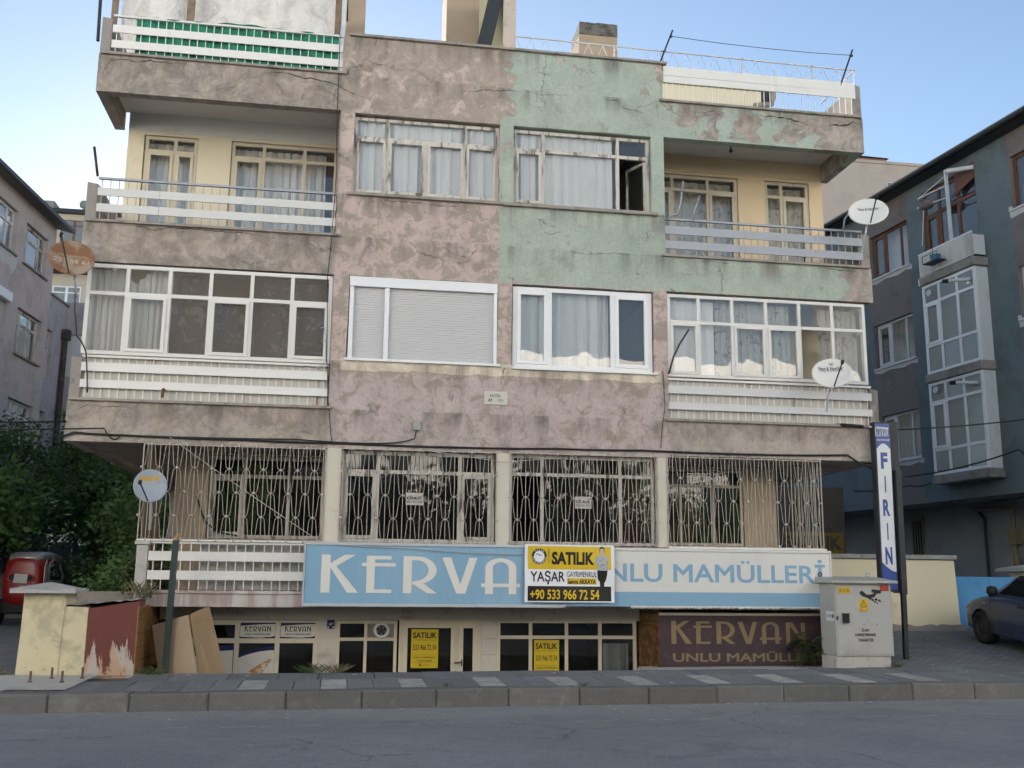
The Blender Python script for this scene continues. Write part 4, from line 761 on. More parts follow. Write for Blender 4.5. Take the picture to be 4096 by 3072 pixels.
# ------------------------------------------------------------------ satellite dishes
def dish(label, c, rx, rz, tilt, turn, mat, prints, mount, lnb, back=DARKM):
    t = T('satellite_dish', label, 'satellite dish', c, (R(-tilt), 0, R(turn)), 'satellite dishes', local=True)
    n = 8; prof = [(q/n, -.075*(q/n)**2) for q in range(n+1)]
    mb = MB(); mb.lathe([(max(r, .001), h+.0) for r, h in prof]+[(1.0, -.055), (1.0, -.067)][:1]+[(max(r, .001), h+.012) for r, h in prof[::-1]], (0, 0, 0), 'y', 36); mb.v = [(a*rx, b, d*rz) for a, b, d in mb.v]
    P('reflector', mb, mat, t, True); P('arm', MB().tube([(lnb[0]*.1, -.05, -rz*.93), (lnb[0], -.34, lnb[1])], .012, 6), back, t)
    P('receiver', MB().lathe([(.001,-.05),(.028,-.045),(.03,.02),(.02,.06),(.001,.06)], (lnb[0], -.35, lnb[1]), 'y', 10), BLACK, t)
    P('bracket', MB().box(-.05, .05, .0, .06, -.12, .08).tube([(0, .05, -.05)]+mount, .02, 8), ALU, t)
    for s, x0, x1, z0, z1, m, b in prints:
        mb = text_mesh(s, x0, x1, z0, z1, 0, b); mb.v = [(p[0], -.075*((p[0]/rx)**2+(p[2]/rz)**2)-.004+p[1], p[2]) for p in mb.v]; P('lettering', mb, m, t)
    return t
RUSTD = M('rusted_dish', (.36, .27, .20), .7, .15, 4, (.22, .095, .04), .85, 2.6, .47, .1); GREYD = M('grey_dish', (.33, .37, .42), .5, .06, 4, (.1, .095, .09), .5, 9, .6, 0); WHD = M('white_dish', (.74, .73, .70), .4, .04, 3, bump=0)
NAVT = M('dish_print_navy', (.03, .04, .14), .5, .05, 3, bump=0); AMB = M('dish_print_amber', (.65, .36, .02), .5, .15, 9, bump=0); OLDW = M('dish_print_worn', (.52, .44, .34), .6, .2, 12, (.3, .2, .12), .6, 20, .5, 0)
dish('large rusty brown dish at the left corner of the building', (-4.38, -.4, 6.55), .345, .30, 12, 18, RUSTD, [('221 59 61', -.26, .26, -.07, .01, OLDW, .03), ('TOM DİJİTAL', -.2, .22, .04, .085, OLDW, .01)], [(.1, .2, -.3), (.15, .42, -.42)], (-.19, .22))
dish('grey dish with amber lettering on the left ground floor grille', (-2.93, -.4, 3.0), .25, .265, 14, 14, GREYD, [('BAFF', -.14, .13, .09, .16, AMB, .05)], [(.04, .15, -.25), (.06, .4, -.55)], (-.17, -.05))
dish('white dish beside the corner of the upper right balcony', (9.2, -.4, 8.25), .35, .28, 16, -22, WHD, [('Next & NextStar', -.17, .19, .06, .12, NAVT, .01)], [(-.05, .15, -.3), (-.12, .42, -.55)], (.12, .09))
dish('white dish in front of the glazed right balcony', (8.34, -.4, 5.23), .34, .28, 16, -22, WHD, [('Next & NextStar', -.22, .2, .075, .145, NAVT, .01), ('SATELLITE SYSTEMS', -.2, .2, .05, .065, NAVT, .0), ('NS', -.03, .03, .165, .21, NAVT, .01)], [(-.08, .2, -.3), (-.1, .4, -.52)], (.16, .06))
# ------------------------------------------------------------------ pipes, arms, cables
def one(name, mb, mat, label, cat, group=None, smooth=True): return tag(P(name, mb, mat, smooth=smooth), label, cat, group)
STEEL = M('galvanised_steel', (.36, .39, .43), .4, .1, 5, (.25, .2, .16), .4, 6, .62, 0, metal=.4)
one('clothes_line_arm', MB().tube([(5.54, -.02, 8.06), (5.72, -.06, 8.14), (5.76, -.1, 8.3), (5.80, -.15, 8.72)], .018, 8), STEEL, 'bent steel clothes line arm at the left end of the apricot balcony rail', 'bracket', 'clothes line arms')
one('clothes_line_arm', MB().tube([(6.02, -.02, 8.0), (6.03, -.06, 8.2), (6.12, -.12, 8.48)], .015, 8), STEEL, 'shorter bent steel clothes line arm on the apricot balcony rail', 'bracket', 'clothes line arms')
one('clothes_line_arm', MB().tube([(8.9, -.02, 8.05), (8.92, -.06, 8.25), (9.05, -.1, 8.45)], .018, 8), STEEL, 'bent steel clothes line arm just left of the upper white dish', 'bracket', 'clothes line arms')
one('line_pole', MB().tube([(-4.2, .02, 8.13), (-4.29, .0, 8.63)], .022, 8), DARKM, 'slanting dark pole on the corner of the open left balcony', 'pole')
one('bent_rod', MB().tube([(5.50, -.03, 5.2), (5.58, -.08, 5.5), (5.68, -.12, 5.72), (5.84, -.16, 5.98)], .016, 6), DARKM, 'bent dark rod leaning out at the left end of the glazed right balcony', 'rod')
one('balcony_aerial', MB().tube([(-.36, -.03, 5.15), (-.38, -.05, 5.6), (-.42, -.05, 5.75)], .009, 5).tube([(-.48, -.05, 5.72), (-.40, -.05, 5.74)], .007, 4).tube([(-.46, -.05, 5.5), (-.38, -.05, 5.51)], .007, 4).tube([(-.36, -.03, 5.15), (-.5, -.05, 5.02)], .009, 5), STEEL, 'small bent aerial at the right end of the glazed left balcony', 'aerial')
one('drain_spout', MB().tube([(8.62, .1, 4.42), (8.66, -.05, 4.41), (8.86, -.42, 4.33)], .032, 10), BLACK, 'short black drain spout under the glazed right balcony', 'pipe', 'drain spouts'); one('drain_spout', MB().tube([(9.15, .1, 4.42), (9.2, -.1, 4.38), (9.33, -.4, 4.31)], .02, 10), PVC, 'thin white drain spout behind the top of the tall blue sign', 'pipe', 'drain spouts')
one('rusty_spout', MB().tube([(-2.9, .05, 4.60), (-2.9, -.05, 4.6), (-2.905, -.06, 4.46)], .022, 8), M('rust', (.16, .07, .03), .9, .3, 8), 'short rusty overflow pipe on the white left balcony front', 'pipe')
one('junction_box', MB().box(1.09, 1.21, -.075, -.004, 4.07, 4.225), M('green_grey_plastic', (.30, .33, .30), .5, .06), 'small grey green cable box on the pink wall', 'box', smooth=False)
CAB = M('cable_black', (.02, .021, .024), .5, .1, 6, bump=0); CABW = M('cable_pale', (.45, .42, .38), .6, .1, 6, bump=0)
def cable(pts, r, mat, label, sag=0, group='cables'):
    q = []
    for a, b in zip(pts, pts[1:]):
        for i in range(8): t = i/8; q.append((a[0]+(b[0]-a[0])*t, a[1]+(b[1]-a[1])*t, a[2]+(b[2]-a[2])*t-sag*4*t*(1-t)))
    q.append(pts[-1]); return one('cable', MB().tube(q, r, 6), mat, label, 'cable', group)
cable([(-4.38, -.03, 3.70), (-4.42, -.04, 3.78), (-4.2, -.03, 3.86), (-3.5, -.025, 3.84), (-1.5, -.03, 3.82), (0, -.02, 3.815), (1.75, -.03, 3.805), (3.5, -.02, 3.835), (5.0, -.03, 3.85), (7.2, -.03, 3.84), (8.75, -.03, 3.88), (9.0, -.05, 3.72), (9.3, -.08, 3.62)], .017, CAB, 'thick black cable running along the bottom of the first floor front', .008)
cable([(1.15, -.04, 4.07), (1.13, -.05, 3.93), (.85, -.03, 3.86), (.3, -.02, 3.83), (-.8, -.03, 3.86), (-3.2, -.03, 3.84)], .010, CAB, 'thin black cable from the grey cable box along the wall', .01)
cable([(-8.5, -4.0, 3.6), (-4.33, -.02, 4.03)], .014, CAB, 'upper black cable arriving from the left street side', .12); cable([(-8.5, -4.0, 3.45), (-3.75, -.03, 3.94), (-3.5, -.03, 3.82)], .012, CAB, 'lower black cable arriving from the left street side', .1)
cable([(9.3, .3, 4.38), (12.0, -1.5, 4.5), (18, -5.4, 5.1)], .012, CAB, 'black cable crossing to the right in front of the blue grey building', .06)
cable([(-2.75, -.04, 3.83), (-.30, -.3, 2.2), (1.0, -.33, 2.14), (2.9, -.33, 2.06)], .006, CABW, 'thin pale wire slanting down over the left ground floor grille', .02)
cable([(-.37, -.02, 11.05), (-.36, -.03, 9.5), (-.33, -.03, 8.4), (-.36, -.03, 7.3), (-.40, -.03, 6.6), (-.35, -.03, 5.2), (-.30, -.03, 4.5), (-.22, -.03, 3.85)], .007, CAB, 'thin black wire hanging down between the left balconies and the pink wall', 0)
cable([(-4.38, -.1, 6.4), (-4.34, -.08, 5.8), (-4.28, -.06, 5.4), (-4.12, -.05, 5.15), (-4.05, -.03, 4.5)], .012, CAB, 'black wire dropping from the rusty dish down the balcony corner', -.03)
cable([(5.40, -.03, 5.25), (5.42, -.04, 4.6), (5.36, -.03, 4.2), (5.34, -.03, 3.9)], .006, CAB, 'thin wire beside the left end of the glazed right balcony', 0)
cable([(1.3, -.03, 3.74), (2.6, -.06, 3.58), (3.6, -.04, 3.68)], .005, CABW, 'thin pale wire across the tops of the centre grilles', .0)
cable([(-2.45, 1.27, 3.0), (-2.3, 1.27, 2.6), (-2.1, 1.26, 2.42), (-1.75, 1.27, 2.35)], .012, CAB, 'dark cable hanging on the tan wall behind the left grille', 0)
lb = T('bare_bulb', 'bare bulb on the ceiling of the apricot balcony', 'lamp', (7.1, .8, 9.9)); P('rose', MB().lathe([(.001,.0),(.05,.0),(.03,-.03),(.012,-.04),(.012,-.1)], (7.1, .8, 9.95), 'z', 12), DARKM, lb); P('bulb', MB().lathe([(.012,0),(.035,-.03),(.035,-.06),(.001,-.085)], (7.1, .8, 9.85), 'z', 12), DARKM, lb)
# ------------------------------------------------------------------ neighbour on the right (drawn in its own frame: x along the wall towards the street, y into it)
BGREY = M('blue_grey_render', (.15, .19, .205), .92, .1, 1.6, (.105, .13, .14), .6, 1.1, .5, .4, 40); MAUVE = M('mauve_grey_render', (.2, .175, .17), .92, .1, 1.6, (.14, .12, .118), .6, 1.2, .52, .4, 40)
WPATCH = M('white_filler', (.55, .54, .52), .9, .06, 3, bump=.3); CORR = NB('corrugated_sheet'); q_ = CORR.math('SINE', CORR.mul(CORR.xyz()[1], 75.)); CORR.bump(q_, .5, .012)
CORR = CORR.done(CORR.mix(CORR.mul(CORR.step(CORR.noise(3, 6, .65, vec=CORR.map((1, 1, .15))), .45, .7), .7), (.62, .60, .55), (.36, .33, .28)), .6)
DKG = M('grey_ground_wall', (.30, .30, .29), .92, .08, 1.3, (.2, .195, .19), .5, 1.2, .55, .3)
rb = T('blue_grey_apartment_block', 'blue and mauve grey apartment block with glazed white bays at the right', 'building', (16.4, 9.5, 0), (0, 0, R(-84)), local=True)
HB = [(-2.62,-.75,11.04,12.42), (-2.66,-.74,8.2,9.56), (-2.5,-.74,5.28,6.7)]; HC = [(3.55,5.3,11.2,12.62), (3.55,5.3,8.3,9.65), (3.55,5.3,5.4,6.75)]
def panel(x0, x1, m, holes=()): return wall('wall_panel', x0, x1, 3.95, 13.3, 0, .25, list(holes), m, rb, 3, 0)
panel(-12, -2.7, BGREY); panel(-2.7, -.7, MAUVE, HB); panel(-.7, 3.5, BGREY, [(-.05, 2.25, 10.5, 12.95)]); panel(3.5, 5.4, MAUVE, HC); panel(5.4, 14, BGREY)
P('soffit', MB().box(-12, 14, .26, 12, 3.97, 4.05), CONC, rb); P('ground_floor_wall', MB().box(-12, 14, 1.45, 1.7, .3, 3.96), DKG, rb); P('end_wall', MB().box(-12.2, -12.0, .0, 12, .3, 13.3), BGREY, rb)
P('rear_block', MB().box(-12, 14, 11.8, 12, .3, 13.3), BGREY, rb); P('roof', MB().add([(-12.4,-.45,13.35),(14,-.45,13.35),(14,6,15.0),(-12.4,6,15.0),(-12.4,12.2,13.35),(14,12.2,13.35)], [(0,1,2,3),(3,2,5,4),(0,3,4)]), DARKM, rb)
P('eave_board', MB().box(-12.3, 14, -.42, .3, 13.28, 13.36), DARKM, rb); P('gutter', MB().tube([(-12.3, -.5, 13.36), (14, -.5, 13.36)], .08, 8), DARKM, rb)
for z0, z1, m in ((11.04, 12.42, BROWNW), (8.2, 9.56, PVC_D), (5.28, 6.7, PVC_D)):
    window(rb, 'window', .1, -2.6, -.76, z0, z1, [(z0, z1, [-1.95, -1.2])], m, .07, .06, GLASS, sash=((0,0),)); P('window_sill', MB().box(-2.7, -.68, -.06, .1, z0-.05, z0-.005), PVC_D, rb)
    P('filler_patch', MB().prism([(-2.75,z0-.05),(-.62,z0-.05),(-.64,z0-.2),(-.9,z0-.14),(-1.3,z0-.2),(-1.9,z0-.13),(-2.4,z0-.19),(-2.72,z0-.12)], -.012, .004), WPATCH, rb)
    xx = room(0, 1, 0, 1, 0, 1, ROOMD) if False else None
for z0, z1, m in ((11.2, 12.62, BROWNW), (8.3, 9.65, PVC_D), (5.4, 6.75, PVC_D)):
    window(rb, 'window', .1, 3.56, 5.29, z0, z1, [(z0, z1, [4.4])], m, .08, .06, GLASS); P('window_sill', MB().box(3.46, 5.38, -.06, .1, z0-.05, z0-.005), PVC_D, rb)
    P('filler_patch', MB().prism([(3.4,z0+.1),(3.52,z0+.1),(3.56,z0-.05),(5.4,z0-.05),(5.3,z0-.18),(4.6,z0-.12),(3.9,z0-.2),(3.45,z0-.22)], -.012, .004), WPATCH, rb)
for z0, z1 in ((4.1, 7.2), (7.3, 10.0), (10.05, 13.2)):
    for x0, x1 in ((-2.68, -.72), (-.1, 2.4), (3.52, 5.38)):
        o = MB().quad((x0,2.5,z0),(x1,2.5,z0),(x1,2.5,z1),(x0,2.5,z1)).quad((x0,.24,z0),(x0,2.5,z0),(x0,2.5,z1),(x0,.24,z1)).quad((x1,.24,z0),(x1,.24,z1),(x1,2.5,z1),(x1,2.5,z0)); P('room', o, ROOMD, rb)
        if x0 > -.2 and x0 < 2: continue
        P('net_curtain', MB().grid(lambda u, v: (x0+.1+(x1-x0-.2)*u*.7, .5+.03*math.sin(u*50), z0+.3+(z1-z0-.5)*v), 40, 2), CG, rb, True)
for z0, z1, pz in ((4.62, 7.17, 5.30), (7.43, 9.98, 8.22)):
    b = window(rb, 'bay_glazing', -.42, .30, 2.45, z0, z1, [(z0, pz, [.98, 1.72]), (pz, z1-.55, [.98, 1.72]), (z1-.55, z1, [.98, 1.72])], PVC, .075, .06, GLASS_F, sash=((1,0),), skip=())
    for k in range(3): P('bay_panel', MB().box(.34+k*.7, .98+k*.7, -.385, -.38, z0+.06, pz-.03), PVC_D, b)
    P('bay_side', MB().box(.30, .34, -.36, 0, z0, pz).box(.30, .34, -.36, -.3, pz, z1).box(.30, .34, -.3, -.0, z1-.07, z1), PVC, rb); P('bay_side', MB().box(2.41, 2.45, -.36, 0, z0, z1), PVC_D, rb)
    P('bay_slab', MB().box(.24, 2.52, -.48, -.0, z0-.25, z0-.003), CONC, rb, bevel=.03)
    P('bay_drapes', MB().grid(lambda u, v: (.4+1.95*u, -.15+.03*math.sin(u*60), pz+(z1-pz)*v), 50, 2), CG, rb, True)
P('bay_slab', MB().box(.24, 2.52, -.48, 0, 10.0, 10.24), CONC, rb, bevel=.03)
P('balcony_panel', MB().box(.28, 2.5, -.45, -.42, 10.26, 10.9), CORR, rb); P('balcony_panel', MB().box(.28, .31, -.42, 0, 10.26, 10.88), CORR, rb); P('balcony_panel', MB().box(2.47, 2.5, -.42, -.06, 10.3, 10.85), PVC_D, rb)
P('panel_rail', MB().bar((.28, -.44, 10.92), (2.5, -.44, 10.92), .04), PVC, rb)
window(rb, 'balcony_window', .08, -.04, 2.24, 10.51, 12.94, [(10.51, 12.2, [.62, 1.42]), (12.2, 12.94, [.62, 1.42])], BROWNW, .09, .07, GLASS, sash=((0,0),))
P('shade_panel', MB().prism([(1.45,12.35),(2.25,12.6),(2.25,13.05),(1.45,13.0)], -.02, .02), BROWNW, rb); P('drying_frame', MB().bar((1.65, -.4, 10.9), (1.6, -.4, 13.0), .09, .05).bar((.35, -.4, 12.6), (1.6, -.4, 12.55), .035).bar((.35, -.4, 12.6), (1.6, -.2, 13.0), .025).bar((.3, -.4, 12.35), (1.6, -.4, 12.2), .03).bar((.6, -.4, 12.35), (.35, -.35, 11.2), .02), PVC_D, rb)
P('flue_pipe', MB().tube([(2.3, -.05, 12.85), (1.7, -.45, 12.92)], .065, 10), PVC_D, rb)
for zz in (9.7, 6.9): P('flue_pipe', MB().tube([(2.3, -.45, zz-.05), (1.8, -.7, zz+.02)], .05, 10), PVC_D, rb); P('flue_end', MB().tube([(1.8, -.7, zz+.02), (1.65, -.78, zz+.04)], .055, 10), BLACK, rb)
for xx, zz in ((.62, 9.72), (.62, 6.95)): P('vent_fan', MB().lathe([(.001,-.02),(.09,-.02),(.1,.0)], (xx, -.45, zz), 'y', 16), PVC_D, rb)
P('basket', MB().box(.9, 1.5, -.8, -.5, 10.42, 10.45).bar((.9,-.8,10.65),(1.5,-.8,10.65),.015).bar((.9,-.8,10.44),(.9,-.8,10.65),.012).bar((1.5,-.8,10.44),(1.5,-.8,10.65),.012).bar((1.2,-.7,10.65),(1.05,-.5,11.75),.012), DARKM, rb)
P('blue_tub', MB().lathe([(.001,10.46),(.12,10.46),(.15,10.62),(.13,10.62),(.001,10.6)], (1.25, -.65, 0), 'z', 16), M('blue_plastic', (.05, .16, .28), .5, .05), rb); P('bundle', MB().lathe([(.001,-.32),(.08,-.27),(.13,-.1),(.15,.05),(.1,.24),(.001,.3)], (.75, -.4, 12.3), 'x', 12), M('old_cloth', (.17, .15, .135), .9, .2, 8), rb)
P('door', MB().box(-3.35, -2.8, 1.40, 1.44, 1.3, 3.75), M('olive_yellow_door', (.24, .20, .09), .6, .1), rb)
for k in range(4): P('door_slot', MB().box(-3.27+k*.12, -3.21+k*.12, 1.385, 1.399, 2.6, 3.6), BLACK, rb)
P('gas_pipe', MB().tube([(.0, 1.35, 1.2), (.0, 1.35, 3.5), (-.25, 1.35, 3.75)], .045, 8), DARKM, rb); GASY = M('gas_pipe_ochre', (.24, .2, .11), .6, .1)
P('gas_riser', MB().tube([(1.15, 1.3, 1.9), (1.15, 1.3, 3.7), (-.4, 1.3, 3.78)], .06, 10), GASY, rb); P('gas_meter', MB().box(1.0, 1.3, 1.2, 1.4, 2.75, 3.15).box(.98, 1.32, 1.18, 1.4, 2.85, 2.92), GASY, rb); P('meter_cabinet', MB().box(.75, 1.1, 1.2, 1.44, 1.75, 2.4), DKG, rb)
ns = T('dark_sale_sign', 'dark yellow lettered sale sign in the shade between the two buildings', 'sign', (11.6, 7.0, 2.0)); P('board', MB().box(10.4, 12.2, 7.0, 7.05, 1.7, 4.0), BBK, ns); P('yellow_field', MB().box(10.6, 12.15, 6.99, 6.999, 2.0, 2.9), M('shaded_yellow', (.13, .095, .008), .7, .1, bump=0), ns)  # sign yellow darkened to stand for the shade between the buildings
text(ns, 'SATILIK', 10.62, 12.1, 2.47, 2.82, 6.985, BBK, .04); text(ns, '538 33 10', 10.9, 12.1, 2.08, 2.38, 6.985, BBK, .03); text(ns, 'SAFİR', 10.8, 11.9, 3.0, 3.25, 6.985, DARKM, .01)
cable([(14.8, 8.6, 4.5), (16.1, 5.6, 4.9), (16.2, 4.6, 4.35), (16.4, 2.5, 4.6)], .02, CAB, 'loose black cable drooping under the white bays of the right block', .1); cable([(12.6, 7.2, 3.95), (14.0, 7.0, 4.1), (15.5, 8.5, 4.35)], .018, CAB, 'dark cable along the lower edge of the blue grey block', .05)
# ------------------------------------------------------------------ neighbour on the left
PG = M('pinkish_grey_render', (.52, .45, .435), .92, .1, 1.4, (.37, .32, .31), .6, 1.1, .52, .4, 30); LILAC = M('lilac_grey_render', (.42, .39, .43), .92, .1, 1.5, (.3, .275, .29), .6, 1.3, .5, .4, 30)
lbk = T('pink_grey_apartment_block', 'pinkish grey apartment block with old windows at the left edge', 'building', (-10.5, 14.5, 0), (0, 0, R(84.7)), local=True)
H1 = [(2.14,4.01,11.47,12.80), (-.6,1.43,11.5,12.88), (2.1,4.05,8.53,10.0), (-.9,1.3,8.6,9.9), (2.05,4.05,5.7,7.12), (-.9,1.3,5.7,7.1)]
wall('wall_panel', -14, 4.62, 4.33, 13.45, 0, .25, H1, PG, lbk, 3, 0); wall('wall_panel', 4.62, 6.1, 4.33, 11.1, 0, .25, [(4.5+.02,5.14,8.2,9.92), (4.64,5.14,5.35,7.12)], LILAC, lbk, 3, 0)
P('end_wall', MB().box(6.1, 6.3, .0, 10, .2, 11.1), LILAC, lbk); P('end_wall', MB().box(4.4, 4.6, .26, 10, 11.0, 13.45), PG, lbk); P('soffit', MB().box(-14, 6.1, .26, 10, 4.36, 4.42), CONC, lbk); P('ground_floor_wall', MB().box(-14, 6, 1.5, 1.7, .2, 4.35), DKG, lbk)
P('roof', MB().add([(-14,-.5,13.5),(4.95,-.5,13.5),(4.95,6,15),(-14,6,15),(-14,-.5,13.38),(4.95,-.5,13.38)], [(0,3,2,1),(4,5,1,0),(5,2,1),(4,5,2,3)]), DARKM, lbk); P('coping', MB().box(4.6, 8.2, -.06, .3, 11.102, 11.17), CONC, lbk)
for (x0, x1, z0, z1), ms, m in ((H1[0], [2.5, 3.5], PEELW), (H1[1], [.2, .9], PVC_D), (H1[2], [2.6, 3.35], PEELW), (H1[4], [2.55, 3.05, 3.55], PVC_D), (H1[5], [.2], PVC_D)):
    window(lbk, 'window', .12, x0+.01, x1-.01, z0+.01, z1-.01, [(z0+.01, z1-.45, ms), (z1-.45, z1-.01, ms[:2])], m, .08, .06, GLASS); P('window_sill', MB().box(x0-.08, x1+.08, -.08, .12, z0-.06, z0-.003), CONC, lbk)
for z0, z1 in ((8.2, 9.92), (5.35, 7.12)): window(lbk, 'window', .12, 4.63, 5.13, z0+.01, z1-.01, [(z0+.01, z1-.6, []), (z1-.6, z1-.01, [])], PEELW, .07, .06, GLASS)
shl = P('roller_shutter', MB().box(-.9, 1.3, -.14, .0, 9.92, 10.2), PVC, lbk)
for k in range(28): piece('slat', SLAT, shl, (.2, .1, 8.64+k*.046), (2.18, .014, .042), (R(-12), 0, 0))
for z0, z1 in ((4.45, 7.3), (7.4, 10.2), (10.4, 13.3)): P('room', MB().quad((-1,2.4,z0),(4.55,2.4,z0),(4.55,2.4,z1),(-1,2.4,z1)).quad((4.55,.26,z0),(4.55,.26,z1),(4.55,2.4,z1),(4.55,2.4,z0)).quad((-1,.26,z0),(-1,2.4,z0),(-1,2.4,z1),(-1,.26,z1)), ROOMD, lbk)
P('filler_patch', MB().prism([(-.5,11.44),(1.55,11.44),(1.7,11.7),(1.62,11.1),(1.3,10.8),(1.05,11.05),(.6,10.95),(.1,11.15)], -.012, .004), WPATCH, lbk)
P('downpipe', MB().tube([(6.0, -.12, 4.3), (5.98, -.12, 9.9)], .09, 10).box(5.85, 6.15, -.25, -.02, 9.85, 10.2), M('rusty_downpipe', (.05, .045, .045), .7, .2, 4, (.17, .08, .04), .7, 3, .55, .1), lbk)
for z0, z1 in ((4.33, 5.7), (7.2, 8.6), (10.1, 11.3)): P('balcony_box', MB().box(6.32, 8.2, -.95, .2, z0, z1), LILAC, lbk, bevel=.02)
for z0, z1 in ((5.7, 7.2), (8.6, 10.1)):
    o = window(lbk, 'balcony_glazing', -.9, 6.36, 8.15, z0+.01, z1-.01, [(z0+.01, z1-.01, [6.95, 7.55])], PVC_D, .07, .06, GLASS_F); P('glazing_end', MB().box(6.36, 6.42, -.84, .2, z0+.01, z1-.01), PVC_D, lbk)
ch = T('far_roof_chimney', 'brick topped chimney on the pink grey block at the left edge', 'chimney', (-13.5, 12.6, 14), group='roof chimneys'); P('shaft', MB().box(-14.1, -13.2, 12.2, 13.0, 13.9, 16.6).box(-14.2, -13.1, 12.1, 13.1, 16.4, 16.62), CONC, ch)
# ------------------------------------------------------------------ buildings beyond
BEIGE = M('beige_render', (.46, .39, .34), .92, .06, .5, (.38, .32, .28), .5, .7, .55, .2, 20)
fb = T('beige_block', 'plain beige block rising behind the building on the right', 'building', (40, 48, 0)); P('wall', MB().box(26, 60, 45, 60, 0, 30.1), BEIGE, fb); P('parapet', MB().box(25.9, 60, 44.9, 60, 30.1, 30.3), BEIGE, fb)
P('lift_housing', MB().box(33.2, 36.2, 45.6, 50, 30.3, 30.75), M('brick_red_band', (.30, .14, .09), .9, .1), fb); P('housing_roof', MB().add([(33,45.4,30.75),(36.4,45.4,30.75),(36.4,50,30.75),(33,50,30.75),(34.7,47.7,31.9)], [(0,1,4),(1,2,4),(2,3,4),(3,0,4)]), DARKM, fb); wn = P('window', MB().box(35.85, 36.3, 44.96, 44.995, 28.0, 28.8), PVC_D, fb); P('pane', MB().box(35.9, 36.25, 44.94, 44.955, 28.05, 28.75), GLASS_F, wn)
CRM = M('cream_render', (.50, .45, .37), .92, .06, .8, (.36, .32, .27), .5, .9, .55, .2, 20)
fl = T('cream_far_block', 'distant cream block with a brown window behind the rusty dish', 'building', (-18, 52, 0)); P('wall', MB().box(-26, -11, 50, 62, 0, 24.6), CRM, fl); P('roof_edge', MB().box(-26.2, -10.8, 49.6, 62, 24.6, 24.85), DARKM, fl)
for x0, x1, z0, z1, m in ((-18.45, -16.8, 22.4, 24.2, BROWNW), (-18.6, -16.9, 18.0, 19.8, PVC), (-15.5, -13.2, 18.0, 19.8, PVC), (-15, -13, 22.4, 24.2, BROWNW)):
    w_ = P('window', MB().box(x0, x1, 49.93, 49.99, z0, z1), m, fl)
    for k in range(2): P('pane', MB().box(x0+.08+k*(x1-x0)/2, x0+(x1-x0)/2*(k+1)-.08, 49.90, 49.925, z0+.1, z1-.45), GLASS_F, w_); P('pane', MB().box(x0+.08+k*(x1-x0)/2, x0+(x1-x0)/2*(k+1)-.08, 49.90, 49.925, z1-.37, z1-.08), GLASS_F, w_)
P('canopy', MB().box(-19.2, -16.5, 48.8, 49.9, 20.6, 20.9), DARKM, fl); P('stair_head', MB().box(-20.6, -19.3, 51, 53, 24.85, 25.8), CONC, fl); P('downpipe', MB().tube([(-19.0, 49.9, 24.4), (-19.0, 49.9, 10)], .09, 8), PVC, fl)
one('roof_cowl', MB().lathe([(.1,24.85),(.1,25.2),(.28,25.3),(.32,25.5),(.22,25.7),(.001,25.75)], (-17.3, 50.5, 0), 'z', 14), M('verdigris', (.2, .27, .24), .6, .1), 'round green roof cowl on the distant cream block', 'vent')
lo = T('pale_low_block', 'pale block showing through the trees behind the yard', 'building', (-9, 40, 0)); P('wall', MB().box(-22, -1.5, 34, 44, 0, 8.6), M('off_white_render', (.56, .53, .48), .9, .05, .8), lo)
for k in range(6): w_ = P('window', MB().box(-19+k*2.9, -17.6+k*2.9, 33.95, 33.99, 4.6, 6.2), PVC_D, lo); P('pane', MB().box(-18.9+k*2.9, -17.7+k*2.9, 33.92, 33.945, 4.7, 6.1), GLASS_F, w_)
# street opposite (mirrored in the panes; tall pale blocks shaped to bounce sunlight back)
OPD = M('opposite_brown', (.07, .064, .058), .9, .06, .6, bump=0); OPM = M('opposite_mid', (.5, .49, .47), .9, .06, .6, bump=0); OPP = M('opposite_render', (.82, .81, .785), .9, .06, .6, bump=0); WPN = M('opposite_glass', (.07, .08, .09), .8, .1, 1, bump=0, spec=.1)
def block(name, label, x0, x1, y0, y1, h, mat, voids=(), win=True):
    b = T(name, label, 'building', ((x0+x1)/2, (y0+y1)/2, 0), group='blocks across the street'); wall('wall', x0, x1, 0, h, y1, y0, list(voids), mat, b, 50, 0)
    if win:
        me = None; z = 3.6
        while z < h-2:
            x = x0+1.2
            while x < x1-1.6:
                if not any(v[0]-1.6 < x < v[1]+.4 and v[2]-1.8 < z < v[3]+.3 for v in voids): piece('window', WPN, b, (x+.7, y1+.03, z+.75), (1.4, .06, 1.5))
                x += 3.4
            z += 3.0
    return b
block('brown_block', 'dark brown block across the street, mirrored in the left panes', -14, .4, -40, -31, 17, OPD); block('left_bounce_block', 'tall pale block across the street at the left, sized to bounce sunlight, outside the picture', -82, -14.2, -40, -31.2, 27, OPP)  # brown block: dark render, which mirrors dim in the left panes
block('low_cream_block', 'lower sunlit cream block across the street, mirrored in the panes', .6, 27, -42, -31.1, 12.6, OPP); block('right_bounce_block', 'tall sunlit white block across the street at the right, sized to bounce sunlight, outside the picture', 27.2, 96, -40, -30.5, 36, OPP)
tag(P('bounce_cut_wall', MB().box(-40, 45, -21.2, -20.9, 0, 2.3), M('bounce_cut_dark', (.12, .115, .10), .95, .1)), 'dark wall added across the road to cut bounced light, outside the picture', 'wall')  # unseen wall added to keep bounced light off the shop front
rbk = T('rear_block', 'long block added behind the building to stop sun through the gaps, hidden by it', 'building', (8, 62, 0)); P('wall', MB().box(-13, 34, 60, 66, 0, 20), OPP, rbk)  # unseen block added to keep sun streaks off the road
